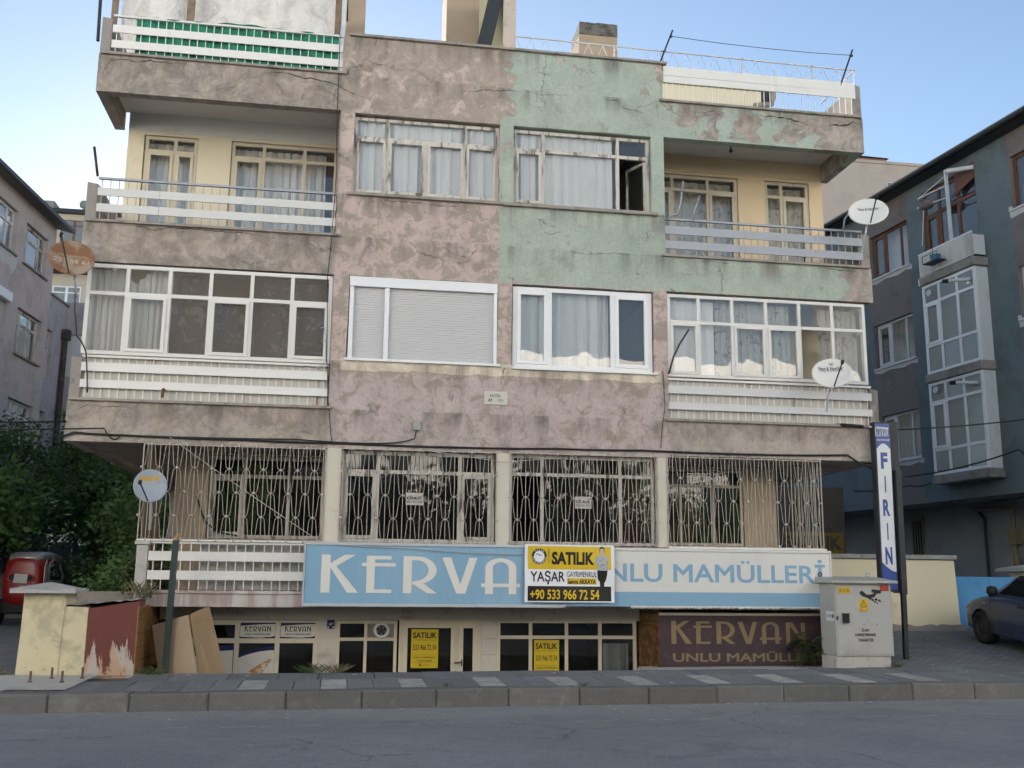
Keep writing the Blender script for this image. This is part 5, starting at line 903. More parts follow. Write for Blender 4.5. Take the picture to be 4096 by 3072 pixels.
# ------------------------------------------------------------------ left forecourt
YWALL = M('pale_yellow_render', (.60, .54, .36), .92, .07, 1.6, (.30, .27, .21), .6, 1.7, .54, .6, 25, .01); MAROON = NB('flaking_maroon'); q_ = MAROON.math('ADD', MAROON.noise(3.2, 8, .68, .5, vec=MAROON.map((1.6, 1, .35))), MAROON.mul(MAROON.math('SUBTRACT', .62, MAROON.xyz()[2]), .34))
k_ = MAROON.step(q_, .55, .565); MAROON.bump(MAROON.math('SUBTRACT', MAROON.noise(40, 4), k_), .5, .008)
MAROON = MAROON.done(MAROON.mix(k_, MAROON.mix(MAROON.noise(2, 5), (.17, .055, .045), (.13, .045, .04)), MAROON.mix(MAROON.step(MAROON.noise(4, 5, vec=MAROON.map((2, 1, .4))), .45, .55), (.46, .31, .22), (.42, .39, .35))), .8); CAPS = M('grey_cap_stone', (.42, .42, .41), .95, .12, 8, (.25, .24, .23), .5, 5, .5, .9, 45, .01)
gp = T('gate_pillar', 'pale yellow gate pillar with a chipped grey cap at the left', 'pillar', (-4.18, -.75, .2))
P('shaft', MB().add([(-4.48,-.95,.12),(-3.9,-.95,.12),(-3.9,-.42,.12),(-4.48,-.42,.12),(-4.46,-.93,.8),(-3.89,-.95,.8),(-3.88,-.42,.8),(-4.46,-.42,.8),(-4.45,-.94,1.40),(-3.86,-.95,1.40),(-3.84,-.42,1.40),(-4.46,-.42,1.40)], [(0,1,5,4),(1,2,6,5),(2,3,7,6),(3,0,4,7),(4,5,9,8),(5,6,10,9),(6,7,11,10),(7,4,8,11),(8,9,10,11)]), YWALL, gp, bevel=.02)
random.seed(5); cp = MB(); ring = []
for k in range(24):
    a = 2*math.pi*k/24; cx, cy = math.cos(a), math.sin(a); s = 1/max(abs(cx), abs(cy)); ring.append((-4.16+.46*cx*s+random.uniform(-.02, .015), -.69+.42*cy*s+random.uniform(-.02, .015)))
cp.add([(a, b, 1.402) for a, b in ring]+[(a, b, 1.46+random.uniform(-.01, .01)) for a, b in ring]+[(-4.16, -.69, 1.56)], [(k, (k+1) % 24, 24+(k+1) % 24, 24+k) for k in range(24)]+[(24+k, 24+(k+1) % 24, 48) for k in range(24)]+[tuple(range(23, -1, -1))]); P('cap', cp, CAPS, gp)
fwl = T('forecourt_wall', 'low wall beside the pillar, yellow then flaking maroon paint', 'wall', (-3.3, -.75, .2))
P('yellow_part', MB().add([(-3.895,-.93,.12),(-3.56,-.93,.12),(-3.56,-.45,.12),(-3.895,-.45,.12),(-3.895,-.93,1.22),(-3.56,-.93,1.2),(-3.56,-.45,1.25),(-3.895,-.45,1.25)], [(0,1,5,4),(4,5,6,7),(2,3,7,6),(1,2,6,5),(3,0,4,7)]), YWALL, fwl)
P('maroon_part', MB().add([(-3.555,-.932,.12),(-2.86,-.932,.12),(-2.86,-.45,.12),(-3.555,-.45,.12),(-3.555,-.932,1.19),(-2.86,-.932,1.30),(-2.86,-.45,1.34),(-3.555,-.45,1.25)], [(0,1,5,4),(2,3,7,6),(1,2,6,5),(3,0,4,7)]), MAROON, fwl)
P('wall_top', MB().grid(lambda u, v: (-3.87+1.03*u, -.945+.55*v, 1.225+.1*u*(1-.4*v)+.03*v+random.uniform(-.012, .012)), 14, 5), CONCL, fwl)
P('return_wall', MB().add([(-3.1,-.448,.0),(-2.875,-.448,.0),(-2.875,.95,.0),(-3.1,.95,.0),(-3.1,-.448,1.27),(-2.875,-.448,1.31),(-2.875,.95,1.36),(-3.1,.95,1.35)], [(0,1,5,4),(1,2,6,5),(2,3,7,6),(3,0,4,7),(4,5,6,7)]), CONCL, fwl)
TILE = M('amber_tile', (.30, .16, .06), .3, .18, 3, (.13, .07, .035), .6, 2.5, .52, .02, spec=.5)
for r_ in range(7):
    for c_ in range(9):
        if r_ == 0 and c_ > 5: continue
        piece('tile', TILE, fwl, (-2.867, -.84+c_*.197, -.05+r_*.197), (.016, .19, .19), (random.uniform(-.01, .01), 0, random.uniform(-.015, .015)))
DGREEN = M('dark_green_steel', (.035, .055, .05), .45, .1, 4, (.09, .06, .04), .4, 6, .62, .05)
one('steel_post', MB().bar((-2.52, -.5, -.68), (-2.475, -.5, 2.2), .085), DGREEN, 'dark green steel post with a rusted broken top before the ground floor rail', 'post', smooth=False)
one('rust_stub', MB().tube([(-2.47, -.5, 2.2), (-2.46, -.5, 2.25), (-2.44, -.51, 2.3)], [.05, .03, .012], 6), M('bright_rust', (.42, .24, .12), .9, .3, 9), 'torn rusty stub on top of the green post', 'metal stub')
PBOARD = M('chipboard_panel', (.40, .30, .21), .75, .04, 1, (.30, .22, .15), .4, 1.4, .6, .05); PB2 = M('chipboard_side', (.36, .25, .145), .75, .05, 1.5, (.25, .17, .1), .4, 2, .6, .05)
lb_ = T('leaning_cabinet_panel', 'tan cabinet carcass of two joined boards leaning before the shop', 'board', (-2.2, -.4, -.6))
def slab3(a, b, c, d, t):
    a, b, c, d = map(Vector, (a, b, c, d)); n = (b-a).cross(d-a).normalized()*t; return MB().add([tuple(p) for p in (a, b, c, d)]+[tuple(p+n) for p in (a, b, c, d)], [(3,2,1,0),(4,5,6,7),(0,1,5,4),(1,2,6,5),(2,3,7,6),(3,0,4,7)])
P('wide_board', slab3((-2.40,-.42,-.68), (-1.80,-.66,-.68), (-2.22,-.48,1.09), (-2.75,-.28,.93), .03), PBOARD, lb_); P('narrow_board', slab3((-1.792,-.64,-.68), (-1.42,-.25,-.68), (-2.0,.0,1.21), (-2.212,-.46,1.095), .03), PB2, lb_)
BOLT = M('rusty_bolt', (.14, .10, .085), .8, .2, 9)
for k, (x, y) in enumerate(((-4.0, -1.92), (-3.6, -1.92), (-3.85, -1.45), (-3.45, -1.45))): tag(P('anchor_bolt', MB().lathe([(.001,0),(.03,.0),(.03,.03),(.016,.032),(.016,.16),(.001,.162)], (x, y, side_z(x, y)), 'z', 10), BOLT), ('front left', 'front right', 'back left', 'back right')[k]+' of four rusty anchor bolts beside the yellow pillar', 'bolt', 'anchor bolts')
tag(P('concrete_footing', MB().grid(lambda u, v: (-5.1+1.75*u, -2.75+1.75*v, side_z(-4, -2.75+1.75*v)+.012+random.uniform(-.004, .008)), 16, 12), CONCL), None, None, kind='structure')
P('yard_wall', MB().box(-13, -7.6, 13.6, 13.9, .3, 1.75), CONC); tag(bpy.data.objects['yard_wall'], 'grey concrete yard wall behind the red cab', 'wall')
P('garden_wall', MB().box(-5.0, -3.3, 4.0, 4.25, .2, 1.38).box(-3.55, -3.3, .96, 4.0, .2, 1.36), CONC); tag(bpy.data.objects['garden_wall'], 'dark low garden wall behind the yellow pillar', 'wall')
fe = T('corrugated_fence', 'pale corrugated sheet fence behind the yard trees', 'fence', (-7, 20, .6)); FEN = M('pale_sheet', (.40, .43, .46), .6, .1, 1.5, (.25, .25, .25), .5, 2, .55, .1, streak=True)
for k in range(16): P('fence_sheet', MB().box(-13.2+k*.72, -12.5+k*.72, 20+.02*(k % 2), 20.03+.02*(k % 2), .5, 2.75+random.uniform(-.06, .06)), FEN, fe)
# red three-wheeled cab seen from behind
RED = M('metallic_red', (.24, .012, .012), .3, .1, 3, (.08, .02, .02), .3, 3, .6, 0, spec=.6); SIL = M('metallic_champagne', (.42, .39, .35), .35, .06, 2, bump=0, metal=.5); TINT = glass_mat('tinted_glass', .08, (.06, .065, .07), 0, .02); LENS = M('red_lens', (.45, .04, .02), .2, .1, bump=0, spec=.6)
tk = T('red_cab_tricycle', 'red and silver enclosed three wheeled cab parked in the left yard', 'vehicle', (-7.6, 11.0, .45), (0, 0, R(-8)))
ORG[tk.name] = Vector((0, 0, 0))
def loft(secs, nseg=20):
    mb = MB(); n = len(secs)
    for (y, hw, z0, z1, e) in secs:
        zc, hh = (z0+z1)/2, (z1-z0)/2
        for k in range(nseg):
            a = 2*math.pi*k/nseg; ca, sa = math.cos(a), math.sin(a)
            mb.v.append((hw*math.copysign(abs(ca)**e, ca)*(1-.12*max(0, sa)), y, zc+hh*math.copysign(abs(sa)**e, sa)))
    for i in range(n-1):
        for k in range(nseg): mb.f.append((i*nseg+k, i*nseg+(k+1) % nseg, (i+1)*nseg+(k+1) % nseg, (i+1)*nseg+k))
    mb.f.append(tuple(range(nseg))[::-1]); mb.f.append(tuple((n-1)*nseg+k for k in range(nseg))); return mb
P('body', loft([(-.62,.30,.75,1.5,.6), (-.6,.44,.55,1.62,.5), (-.45,.50,.45,1.70,.45), (0,.52,.42,1.75,.45), (.5,.50,.42,1.72,.45), (.9,.42,.45,1.5,.5), (1.25,.3,.5,.95,.6)]), RED, tk, True)
P('roof_shell', loft([(-.60,.34,1.50,1.69,.7), (-.4,.43,1.52,1.77,.6), (.2,.46,1.54,1.80,.6), (.7,.42,1.52,1.74,.6)]), SIL, tk, True)
sp_ = P('side_panel', MB().prism([(-.55,.55),(-.35,.5),(.55,.5),(.55,1.05),(-.35,1.05),(-.4,1.45),(-.5,1.6),(-.58,1.4)], .512, .53), SIL, tk);
sp_.data.transform(Matrix(((0,1,0,0),(1,0,0,0),(0,0,1,0),(0,0,0,1)))); c_ = ORG[sp_.name]; sp_.location = (c_.y, c_.x, c_.z)
sw = P('side_window', MB().quad(*[(.525, a, b) for a, b in ((-.33,1.08),(.42,1.08),(.5,1.2),(.2,1.52),(-.1,1.6),(-.3,1.5),(-.36,1.3))]), TINT, tk); P('window_seal', MB().tube([(.53, a, b) for a, b in ((-.33,1.08),(.42,1.08),(.5,1.2),(.2,1.52),(-.1,1.6),(-.3,1.5),(-.36,1.3),(-.33,1.08))], .025, 6), SIL, tk)
def oval(cx, cz, rx, rz, y): return MB().quad(*[(cx+rx*math.cos(a*math.pi/14)*1.0, y, cz+rz*math.sin(a*math.pi/14)) for a in range(28)])
P('rear_window', oval(0, 1.14, .30, .09, -.635), BLACK, tk); P('rear_window_ring', MB().tube([(.31*math.copysign(abs(math.cos(a*math.pi/14))**.6, math.cos(a*math.pi/14)), -.64, 1.14+.1*math.sin(a*math.pi/14)) for a in range(29)], .018, 6), LENS, tk)
P('tail_panel', MB().quad(*[(.34*math.cos(a), -.63+.05*abs(math.cos(a)), 1.46+(.14 if math.sin(a) < 0 else .05)*math.sin(a)) for a in [k*math.pi/12 for k in range(24)]]), LENS, tk)
P('paper_note', MB().quad((-.17,-.66,1.03),(.16,-.66,1.02),(.17,-.66,1.24),(-.15,-.66,1.25)), STW, tk); P('fuel_cap', MB().lathe([(.001,-.66),(.075,-.655),(.08,-.63)], (.03, 0, .90), 'y', 18), M('cap_grey', (.3, .25, .24), .4, .1), tk)
mo = P('mirror', loft([(.42,.05,1.02,1.14,.7), (.46,.11,.99,1.17,.7), (.54,.06,1.02,1.13,.7)]), BLACK, tk, True); mo.location.x += .72; P('mirror_arm', MB().tube([(.5, .5, 1.05), (.68, .48, 1.07)], .015, 6), BLACK, tk)
for xx in (-.58, .5):
    wh = P('wheel', MB().lathe([(.001,-.07),(.12,-.08),(.17,-.06),(.20,-.07),(.27,-.075),(.29,-.05),(.29,.05),(.27,.075),(.12,.08),(.001,.07)], (xx, -.45, .29), 'x', 24), BLACK, tk, True)
    P('mudguard', MB().grid(lambda u, v: (xx-.12+.24*v, -.45+.34*math.cos(.35+2.5*u), .31+.34*math.sin(.35+2.5*u)), 12, 2), DARKM, tk, True)
P('undertray', MB().box(-.5, .42, -.55, -.2, .3, .62), BLACK, tk, bevel=.04); P('reflector', MB().box(-.52, -.46, -.57, -.55, .36, .5), LENS, tk)
tk.scale = (1.02, 1.02, 1.02)
# ------------------------------------------------------------------ right side: cabinet, tall sign, walls, car
CABG = M('cabinet_grey', (.40, .40, .385), .7, .05, 1.2, (.26, .25, .23), .5, 1.6, .58, .08); 
ec = T('electric_cabinet', 'grey street electricity cabinet with warning labels and sprayed marks', 'cabinet', (8.45, -.6, .3)); zb = .24
P('plinth', MB().box(7.97, 8.93, -.80, -.28, zb, .49), CONCL, ec, bevel=.01); P('body', MB().box(7.98, 8.98, -.82, -.28, .492, 1.655), CABG, ec, bevel=.008)
P('door', MB().box(8.01, 8.96, -.832, -.822, .52, 1.63), CABG, ec, bevel=.004)
P('roof', MB().add([(7.90,-.92,1.66),(9.06,-.92,1.66),(9.06,-.2,1.66),(7.90,-.2,1.66),(7.90,-.92,1.70),(9.06,-.92,1.70),(9.04,-.22,1.77),(7.92,-.22,1.77)], [(0,3,2,1),(0,1,5,4),(1,2,6,5),(2,3,7,6),(3,0,4,7),(4,5,6,7)]), CABG, ec, bevel=.006)
P('lifting_eye', MB().tube([(8.0+.03*math.cos(a), -.3, 1.80+.035*math.sin(a)) for a in [k*math.pi/6 for k in range(13)]], .009, 6), DARKM, ec); P('lifting_eye', MB().tube([(8.86+.03*math.cos(a), -.3, 1.80+.035*math.sin(a)) for a in [k*math.pi/6 for k in range(13)]], .009, 6), STEEL, ec)
P('lock_box', MB().box(8.10, 8.20, -.875, -.8325, 1.02, 1.16).box(8.09, 8.21, -.885, -.8325, 1.161, 1.175), BLACK, ec); P('hinge', MB().box(7.995, 8.02, -.845, -.8325, 1.07, 1.13), BLACK, ec)
LABY = M('label_yellow', (.62, .40, .03), .5, .06, 4, bump=0); LABW = M('label_white', (.7, .7, .68), .5, .05, bump=0); LABR = M('label_red', (.35, .05, .03), .5, .08, bump=0); SPRAY = M('spray_black', (.03, .03, .032), .8, .2, bump=0); BLU = M('sign_blue', (.025, .065, .28), .35, .08, 1.2, (.06, .1, .3), .4, 1.6, .55, 0, spec=.5)
yq = -.8345
lw_ = P('number_label', MB().box(8.045, 8.255, yq-.003, yq, 1.49, 1.59), LABY, ec); text(ec, 'DE B 200', 8.062, 8.24, 1.513, 1.567, yq-.0045, BBK, .0)
P('warning_label', MB().box(8.40, 8.555, yq-.003, yq, 1.21, 1.40), LABY, ec); P('warning_triangle', MB().quad((8.415,yq-.0045,1.285),(8.54,yq-.0045,1.285),(8.478,yq-.0045,1.39)), BBK, ec); P('warning_triangle', MB().quad((8.432,yq-.006,1.294),(8.523,yq-.006,1.294),(8.478,yq-.006,1.373)), LABY, ec)
P('bolt_symbol', MB().quad((8.484,yq-.0075,1.36),(8.468,yq-.0075,1.325),(8.479,yq-.0075,1.325),(8.474,yq-.0075,1.30),(8.49,yq-.0075,1.333),(8.48,yq-.0075,1.334)), BBK, ec); P('warning_text_box', MB().box(8.418, 8.538, yq-.0045, yq-.003, 1.22, 1.268), BBK, ec); P('warning_text_box', MB().box(8.424, 8.532, yq-.006, yq-.005, 1.225, 1.263), LABY, ec)
P('red_label', MB().box(8.78, 8.935, yq-.003, yq, 1.535, 1.63), LABR, ec)
text(ec, 'İLAN', 8.42, 8.55, .885, .945, yq-.002, SPRAY, .02); text(ec, 'YAPIŞTIRMAK', 8.295, 8.67, .80, .86, yq-.002, SPRAY, .02); text(ec, 'YASAKTIR', 8.35, 8.62, .725, .775, yq-.002, SPRAY, .02)
sb = MB(); 
for k, (px, pz, r) in enumerate([(8.46,1.50,.035),(8.49,1.475,.035),(8.53,1.455,.03),(8.57,1.445,.032),(8.61,1.445,.034),(8.65,1.46,.03),(8.68,1.48,.025),(8.655,1.535,.026),(8.69,1.53,.032),(8.73,1.525,.034),(8.765,1.52,.028),(8.60,1.415,.02),(8.64,1.39,.018),(8.70,1.40,.02),(8.75,1.385,.016),(8.68,1.36,.015),(8.72,1.34,.012),(8.78,1.37,.01)]): sb.quad(*[(px+r*math.cos(a)*1.2+random.uniform(-.004, .004), yq-.0012-.0002*k, pz+r*math.sin(a)+random.uniform(-.004, .004)) for a in [q*math.pi/7 for q in range(14)]])
P('sprayed_scribble', sb, SPRAY, ec)
for px in (8.47, 8.70): P('rivet', MB().lathe([(.001,yq-.004),(.009,yq)], (px, 0, 1.0), 'y', 8), BBK, ec)
P('company_label', MB().box(7.976, 7.979, -.78, -.50, 1.05, 1.2), LABW, ec); text(ec, 'KCETAŞ', 0, .16, 1.10, 1.15, 0, BLU, .02, fn=lambda x, y, z: (7.9745, -.52-.26+.07+.0+x*1.15-.0, z) if False else (7.9745+y, -.53-x*1.15+0, z)); P('company_emblem', MB().add([(7.9748, -.745+.03*math.cos(a), 1.125+.04*math.sin(a)) for a in [k*math.pi/8 for k in range(16)]], [tuple(range(16))]), BLU, ec)
for k in range(3): P('louvre', MB().box(7.972, 7.979, -.62, -.48, 1.46+k*.045, 1.475+k*.045), CABG, ec)
# mirrored text on the side face is turned to read from the street
for o in ec.children:
    if o.name.startswith('lettering') and abs(ORG[o.name].x-7.9745) < .002: 
        for v in o.data.vertices: v.co.y *= -1
ts = T('tall_shop_sign', 'tall narrow blue and white sign lettered downwards on a dark post', 'sign', (9.5, -.2, .3)); SGW = M('sign_white', (.66, .68, .70), .4, .04, 1, (.5, .52, .55), .4, 1.5, .56, 0, spec=.5)
# slightly leaning box: front face, dark side cheek, post
def lean(x, z): return x+.0085*(z-1.5)
def lbox(x0, x1, y0, y1, z0, z1): return MB().add([(lean(x0,z0),y0,z0),(lean(x1,z0),y0,z0),(lean(x1,z0),y1,z0),(lean(x0,z0),y1,z0),(lean(x0,z1),y0,z1),(lean(x1,z1),y0,z1),(lean(x1,z1),y1,z1),(lean(x0,z1),y1,z1)], [(0,3,2,1),(4,5,6,7),(0,1,5,4),(1,2,6,5),(2,3,7,6),(3,0,4,7)])
P('sign_case', lbox(9.165, 9.465, -.2, -.05, 1.52, 4.46), DARKM, ts); P('sign_face', lbox(9.185, 9.45, -.206, -.2005, 1.56, 4.43), BLU, ts); P('side_cheek', lbox(9.47, 9.63, -.16, -.02, 1.50, 4.48), DARKM, ts); P('rear_rail', lbox(9.50, 9.60, -.26, -.17, 1.48, 3.62), DARKM, ts)
wf = [(9.19, 2.02)]+[(9.19+.255*i/10, 2.02-.16*math.sin(i/10*1.57)) for i in range(1, 11)]+[(9.445, 3.98)]+[(9.445-.255*i/10, 3.98+.1*math.sin(i/10*math.pi)) for i in range(1, 11)]
P('white_field', MB().quad(*[(lean(a, b), -.208, b) for a, b in wf]), SGW, ts)
lnf = lambda x, y, z: (lean(x, z), y, z)
for ch_, za, zb_ in (('F', 3.63, 3.92), ('I', 3.22, 3.51), ('R', 2.81, 3.10), ('I', 2.40, 2.69), ('N', 1.98, 2.28)):
    w_ = .012 if ch_ == 'I' else .065; text(ts, ch_, 9.318-w_, 9.318+w_, za, zb_, -.2095, BLU, .05 if ch_ != 'I' else .0, fn=lnf)
kervan_o = len(ts.children); kervan(ts, 9.20, 9.44, 4.20, 4.37, -.2095, SGW); text(ts, 'UNLU MAMÜLLERİ', 9.2, 9.44, 4.125, 4.17, -.2095, SGW, .03, fn=lnf)
for o in list(ts.children)[kervan_o:]:
    if o.name.startswith('letter') and not o.name.startswith('lettering'): o.location.x += .0085*2.78
P('post', MB().bar((9.575, -.12, .2), (9.60, -.12, 1.6), .075), DARKM, ts); P('post', MB().bar((9.20, -.1, .2), (9.20, -.1, 1.52), .05), DARKM, ts)
yw = T('yellow_garden_wall', 'pale yellow rendered wall with stone coping right of the building', 'wall', (11, 3, .7))
YW2 = M('butter_render', (.82, .75, .54), .92, .05, 1.3, (.42, .38, .27), .5, 1.3, .6, .5, 30, .008)
P('wall', MB().add([(8.4,3,.5),(12.62,3,.55),(12.62,3.25,.55),(8.4,3.25,.5),(8.4,3,2.17),(12.55,3,2.15),(12.55,3.25,2.15),(8.4,3.25,2.17)], [(0,1,5,4),(1,2,6,5),(2,3,7,6),(3,0,4,7),(4,5,6,7)]), YW2, yw, bevel=.012); x = 8.38
while x < 12.5: L = min(1.05, 12.62-x); piece('coping', CAPS, yw, (x+L/2, 3.12, 2.215), (L-.01, .36, .085)); x += 1.05
P('footing', MB().grid(lambda u, v: (8.4+4.3*u, 2.985-.05*(1-v)+random.uniform(-.015, .015), .55+.30*v+random.uniform(-.03, .03)*v), 40, 3), CONC, yw)
bw = tag(P('blue_garden_wall', MB().box(12.63, 14.4, 3.4, 3.6, .6, 1.83), M('bright_blue_paint', (.13, .38, .70), .8, .06, 1.5, (.08, .25, .5), .5, 2.5, .6, .4, 25), bevel=.01), 'bright blue painted low wall between yellow wall and parked car', 'wall')
gp2 = T('small_gate_pillar', 'low yellow pillar with flat pale cap behind the parked car', 'pillar', (14.7, 3.5, .8)); P('shaft', MB().box(14.42, 15.3, 3.3, 3.9, .6, 1.95), YW2, gp2, bevel=.015); P('cap', MB().add([(14.2,3.1,1.955),(15.5,3.1,1.955),(15.5,4.1,1.955),(14.2,4.1,1.955),(14.2,3.1,2.02),(15.5,3.1,2.02),(15.5,4.1,2.02),(14.2,4.1,2.02),(14.85,3.6,2.14)], [(0,3,2,1),(0,1,5,4),(1,2,6,5),(2,3,7,6),(3,0,4,7),(4,5,8),(5,6,8),(6,7,8),(7,4,8)]), CONCL, gp2)
# dark blue hatchback, nose to the left (drawn in its own frame: x to the rear, y away from the street)
BCAR = M('dark_blue_paint', (.026, .04, .09), .28, .06, 1.5, (.085, .08, .075), .5, 1.3, .56, 0, spec=.55); STEELW = M('steel_wheel', (.035, .035, .036), .5, .2, 5, bump=0)
zc = .60
car = T('parked_hatchback', 'dusty dark blue hatchback parked nose left by the blue wall', 'car', (11.97, 2.2, .655), (0, R(6), R(-90)), local=True)
def lerp(x, tab):
    for (p, q), (r, t) in zip(tab, tab[1:]):
        if x <= r: u = (x-p)/(r-p); u = u*u*(3-2*u)*.35+u*.65; return q+(t-q)*u
    return tab[-1][1]
HT = [(0,.54),(.04,.63),(.12,.70),(.35,.79),(.75,.89),(1.05,.955),(1.5,.985),(3.6,1.0),(4.0,.96),(4.15,.85)]; WT = [(0,.50),(.03,.60),(.1,.70),(.25,.77),(.5,.83),(.85,.865),(3.4,.865),(3.9,.81),(4.15,.68)]
def section(x):
    H, w_ = lerp(x, HT), lerp(x, WT); zb = .21+.1*max(0, 1-x/.15); m = .56*(H-.2)/.75+.04
    return [(0,zb),(w_*.85,zb),(w_*.955,zb+.03),(w_*.975,.33),(w_*.99,.42),(w_*1.003,.5),(w_*1.0,m+.06),(w_*.985,H-.16),(w_*.965,H-.10),(w_*.93,H-.05),(w_*.86,H-.02),(w_*.7,H),(w_*.4,H+.018),(0,H+.025)]
def dens(pts, n):
    out = []
    for (a, b), (c, d) in zip(pts, pts[1:]):
        for i in range(n): out.append((a+(c-a)*i/n, b+(d-b)*i/n))
    return out+[pts[-1]]
def carshell():
    mb = MB(); xs = sorted(set([0, .015, .04, .08, .13, .2]+[.27+.0485*k for k in range(80) if .27+.0485*k < 4.1]+[4.1, 4.15])); secs = []
    for x in xs:
        h = dens(section(x), 3); full = [(-y, z) for y, z in h]+[(y, z) for y, z in h[::-1]][1:]; secs.append(full)
    n = len(secs[0]); V = []
    for x, sec in zip(xs, secs):
        for y, z in sec:
            px, pz = x, z
            for cx in (.80, 3.25):
                d = math.hypot(x-cx, z-.31)
                if abs(y) > .5 and abs(d-.345) < .028 and d > .01: k = .345/d; px, pz = cx+(x-cx)*k, .31+(z-.31)*k
            V.append((px, .865+y, pz))
    mb.v = V
    for i in range(len(xs)-1):
        for k in range(n-1):
            q = (i*n+k, (i+1)*n+k, (i+1)*n+k+1, i*n+k+1); c = np.mean([V[j] for j in q], 0)
            if abs(c[1]-.865) > .5 and any(math.hypot(c[0]-cx, c[2]-.31) < .34 for cx in (.80, 3.25)): continue
            mb.f.append(q)
    mb.f.append(tuple(range(n))); mb.f.append(tuple(range((len(xs)-1)*n, len(xs)*n))[::-1]); return mb
P('body', carshell(), BCAR, car, True)
RT = [(.98,.955),(1.3,1.15),(1.62,1.345),(1.9,1.425),(2.5,1.465),(3.2,1.43),(3.7,1.25),(4.02,1.0)]
def cabin():
    mb = MB(); xs = [.98+.08*k for k in range(39)]; n = 0
    for x in xs:
        Rz = max(.98, lerp(x, RT)); hw = lambda z: .81-.17*max(0, (z-.93)/.5)
        h = [(hw(.93), .93), (hw(Rz-.09), Rz-.09), (hw(Rz-.05)-.02, Rz-.045), (hw(Rz)-.09, Rz-.012), (.3, Rz+.008), (0, Rz+.012)]; full = [(-y, z) for y, z in h]+[(y, z) for y, z in h[::-1]][1:]; n = len(full)
        mb.v += [(x, .865+y, z) for y, z in full]
    for i in range(len(xs)-1):
        for k in range(n-1): mb.f.append((i*n+k, (i+1)*n+k, (i+1)*n+k+1, i*n+k+1))
    mb.f.append(tuple(range(n))); mb.f.append(tuple(range((len(xs)-1)*n, len(xs)*n))[::-1]); return mb
P('cabin_shell', cabin(), BCAR, car, True)
def sidepane(pts, name='side_window'): return P(name, MB().quad(*[(x, .865-(.81-.17*max(0, (z-.93)/.5))-.006, z) for x, z in pts]), TINTC, car)
TINTC = M('car_glass', (.012, .014, .016), .05, .1, bump=0, spec=.6)
sidepane([(1.28,.985),(2.18,1.0),(2.14,1.39),(1.9,1.385),(1.68,1.33)]); sidepane([(2.26,1.0),(3.1,1.02),(3.0,1.37),(2.22,1.39)])
P('windscreen', MB().quad((1.03,.16,.99),(1.03,1.57,.99),(1.6,1.44,1.35),(1.6,.29,1.35)), TINTC, car)
mo = P('mirror', loft([(-.10,.045,.98,1.10,.7), (-.04,.10,.95,1.13,.7), (.04,.09,.96,1.12,.7)]), BLACK, car, True); mo.location = (1.30, -.10, 1.04)
P('door_gap', MB().tube([(1.10, .018, .90), (1.12, .004, .7), (1.14, .0, .5), (1.2, .02, .3)], .005, 4), BLACK, car)
P('door_gap', MB().tube([(2.2, .018, .92), (2.22, .004, .7), (2.2, .0, .5), (2.2, .02, .25)], .005, 4), BLACK, car); P('rub_strip', MB().box(1.25, 2.15, -.012, .01, .50, .56), BCAR, car, bevel=.01); P('door_handle', MB().box(1.92, 2.1, -.02, .012, .80, .835), BLACK, car, bevel=.008); P('indicator', MB().quad((.86,.004,.755),(.97,.002,.765),(.95,.004,.785),(.87,.006,.785)), M('amber_lens', (.6, .3, .03), .3, .05, bump=0), car)
P('headlight', MB().quad((.03,.235,.56),(.16,.13,.60),(.34,.09,.70),(.12,.2,.66)), GLASS_F, car); P('bumper_scuff', MB().tube([(.09, .17, .5), (.42, .05, .52)], .008, 5), BCAR, car)
for cx in (.80, 3.25):
    for yy, s in ((.125, -1), (1.60, 1)):
        wl = P('wheel', MB().lathe([(.19,-.085),(.205,-.1),(.26,-.105),(.30,-.085),(.31,-.05),(.31,.05),(.30,.085),(.19,.09)], (cx, yy, .31), 'y', 32), BLACK, car, True)
        P('rim', MB().lathe([(.001,s*.07),(.05,s*.075),(.07,s*.05),(.13,s*.055),(.17,s*.03),(.195,s*.085)], (cx, yy, .31), 'y', 24), STEELW, wl, True)
        for k in range(8 if s < 0 else 0): a = k*math.pi/4; P('rim_slot', MB().lathe([(.001,-.058),(.018,-.058)], (cx+.125*math.cos(a), yy-.003, .31+.125*math.sin(a)), 'y', 8), BLACK, wl)
P('wheel_well', MB().box(.45, 1.15, .2, 1.5, .2, .66).box(2.9, 3.6, .2, 1.5, .2, .66), BLACK, car)
# ------------------------------------------------------------------ vegetation
def leafmat(name, c, c2):
    n = NB(name); oi = n.noise(1.1, 3); col = n.mix(n.noise(7, 2), c, c2); col = n.mix(n.mul(n.step(oi, .35, .7), .5), col, mul3(c, .6)); n.done(col, .6, .3)
    tr = n.t.nodes.new('ShaderNodeBsdfTranslucent'); n.L(col, tr.inputs[0]); mx = n.t.nodes.new('ShaderNodeMixShader'); mx.inputs[0].default_value = .3
    n.t.links.new(n.b.outputs[0], mx.inputs[1]); n.t.links.new(tr.outputs[0], mx.inputs[2]); n.t.links.new(mx.outputs[0], n.out.inputs[0]); return n.m
LEAF = leafmat('leaf_green', (.10, .19, .06), (.15, .25, .075)); LEAF2 = leafmat('leaf_dark', (.075, .15, .05), (.11, .19, .06)); VINE = leafmat('vine_leaf', (.08, .17, .045), (.13, .23, .06)); DRY = leafmat('dry_grass', (.25, .21, .12), (.16, .17, .07)); WEED = leafmat('weed_green', (.09, .15, .05), (.14, .17, .08))
BARK = M('bark', (.085, .065, .05), .95, .25, 8, bump=.8, bs=30, bd=.01)
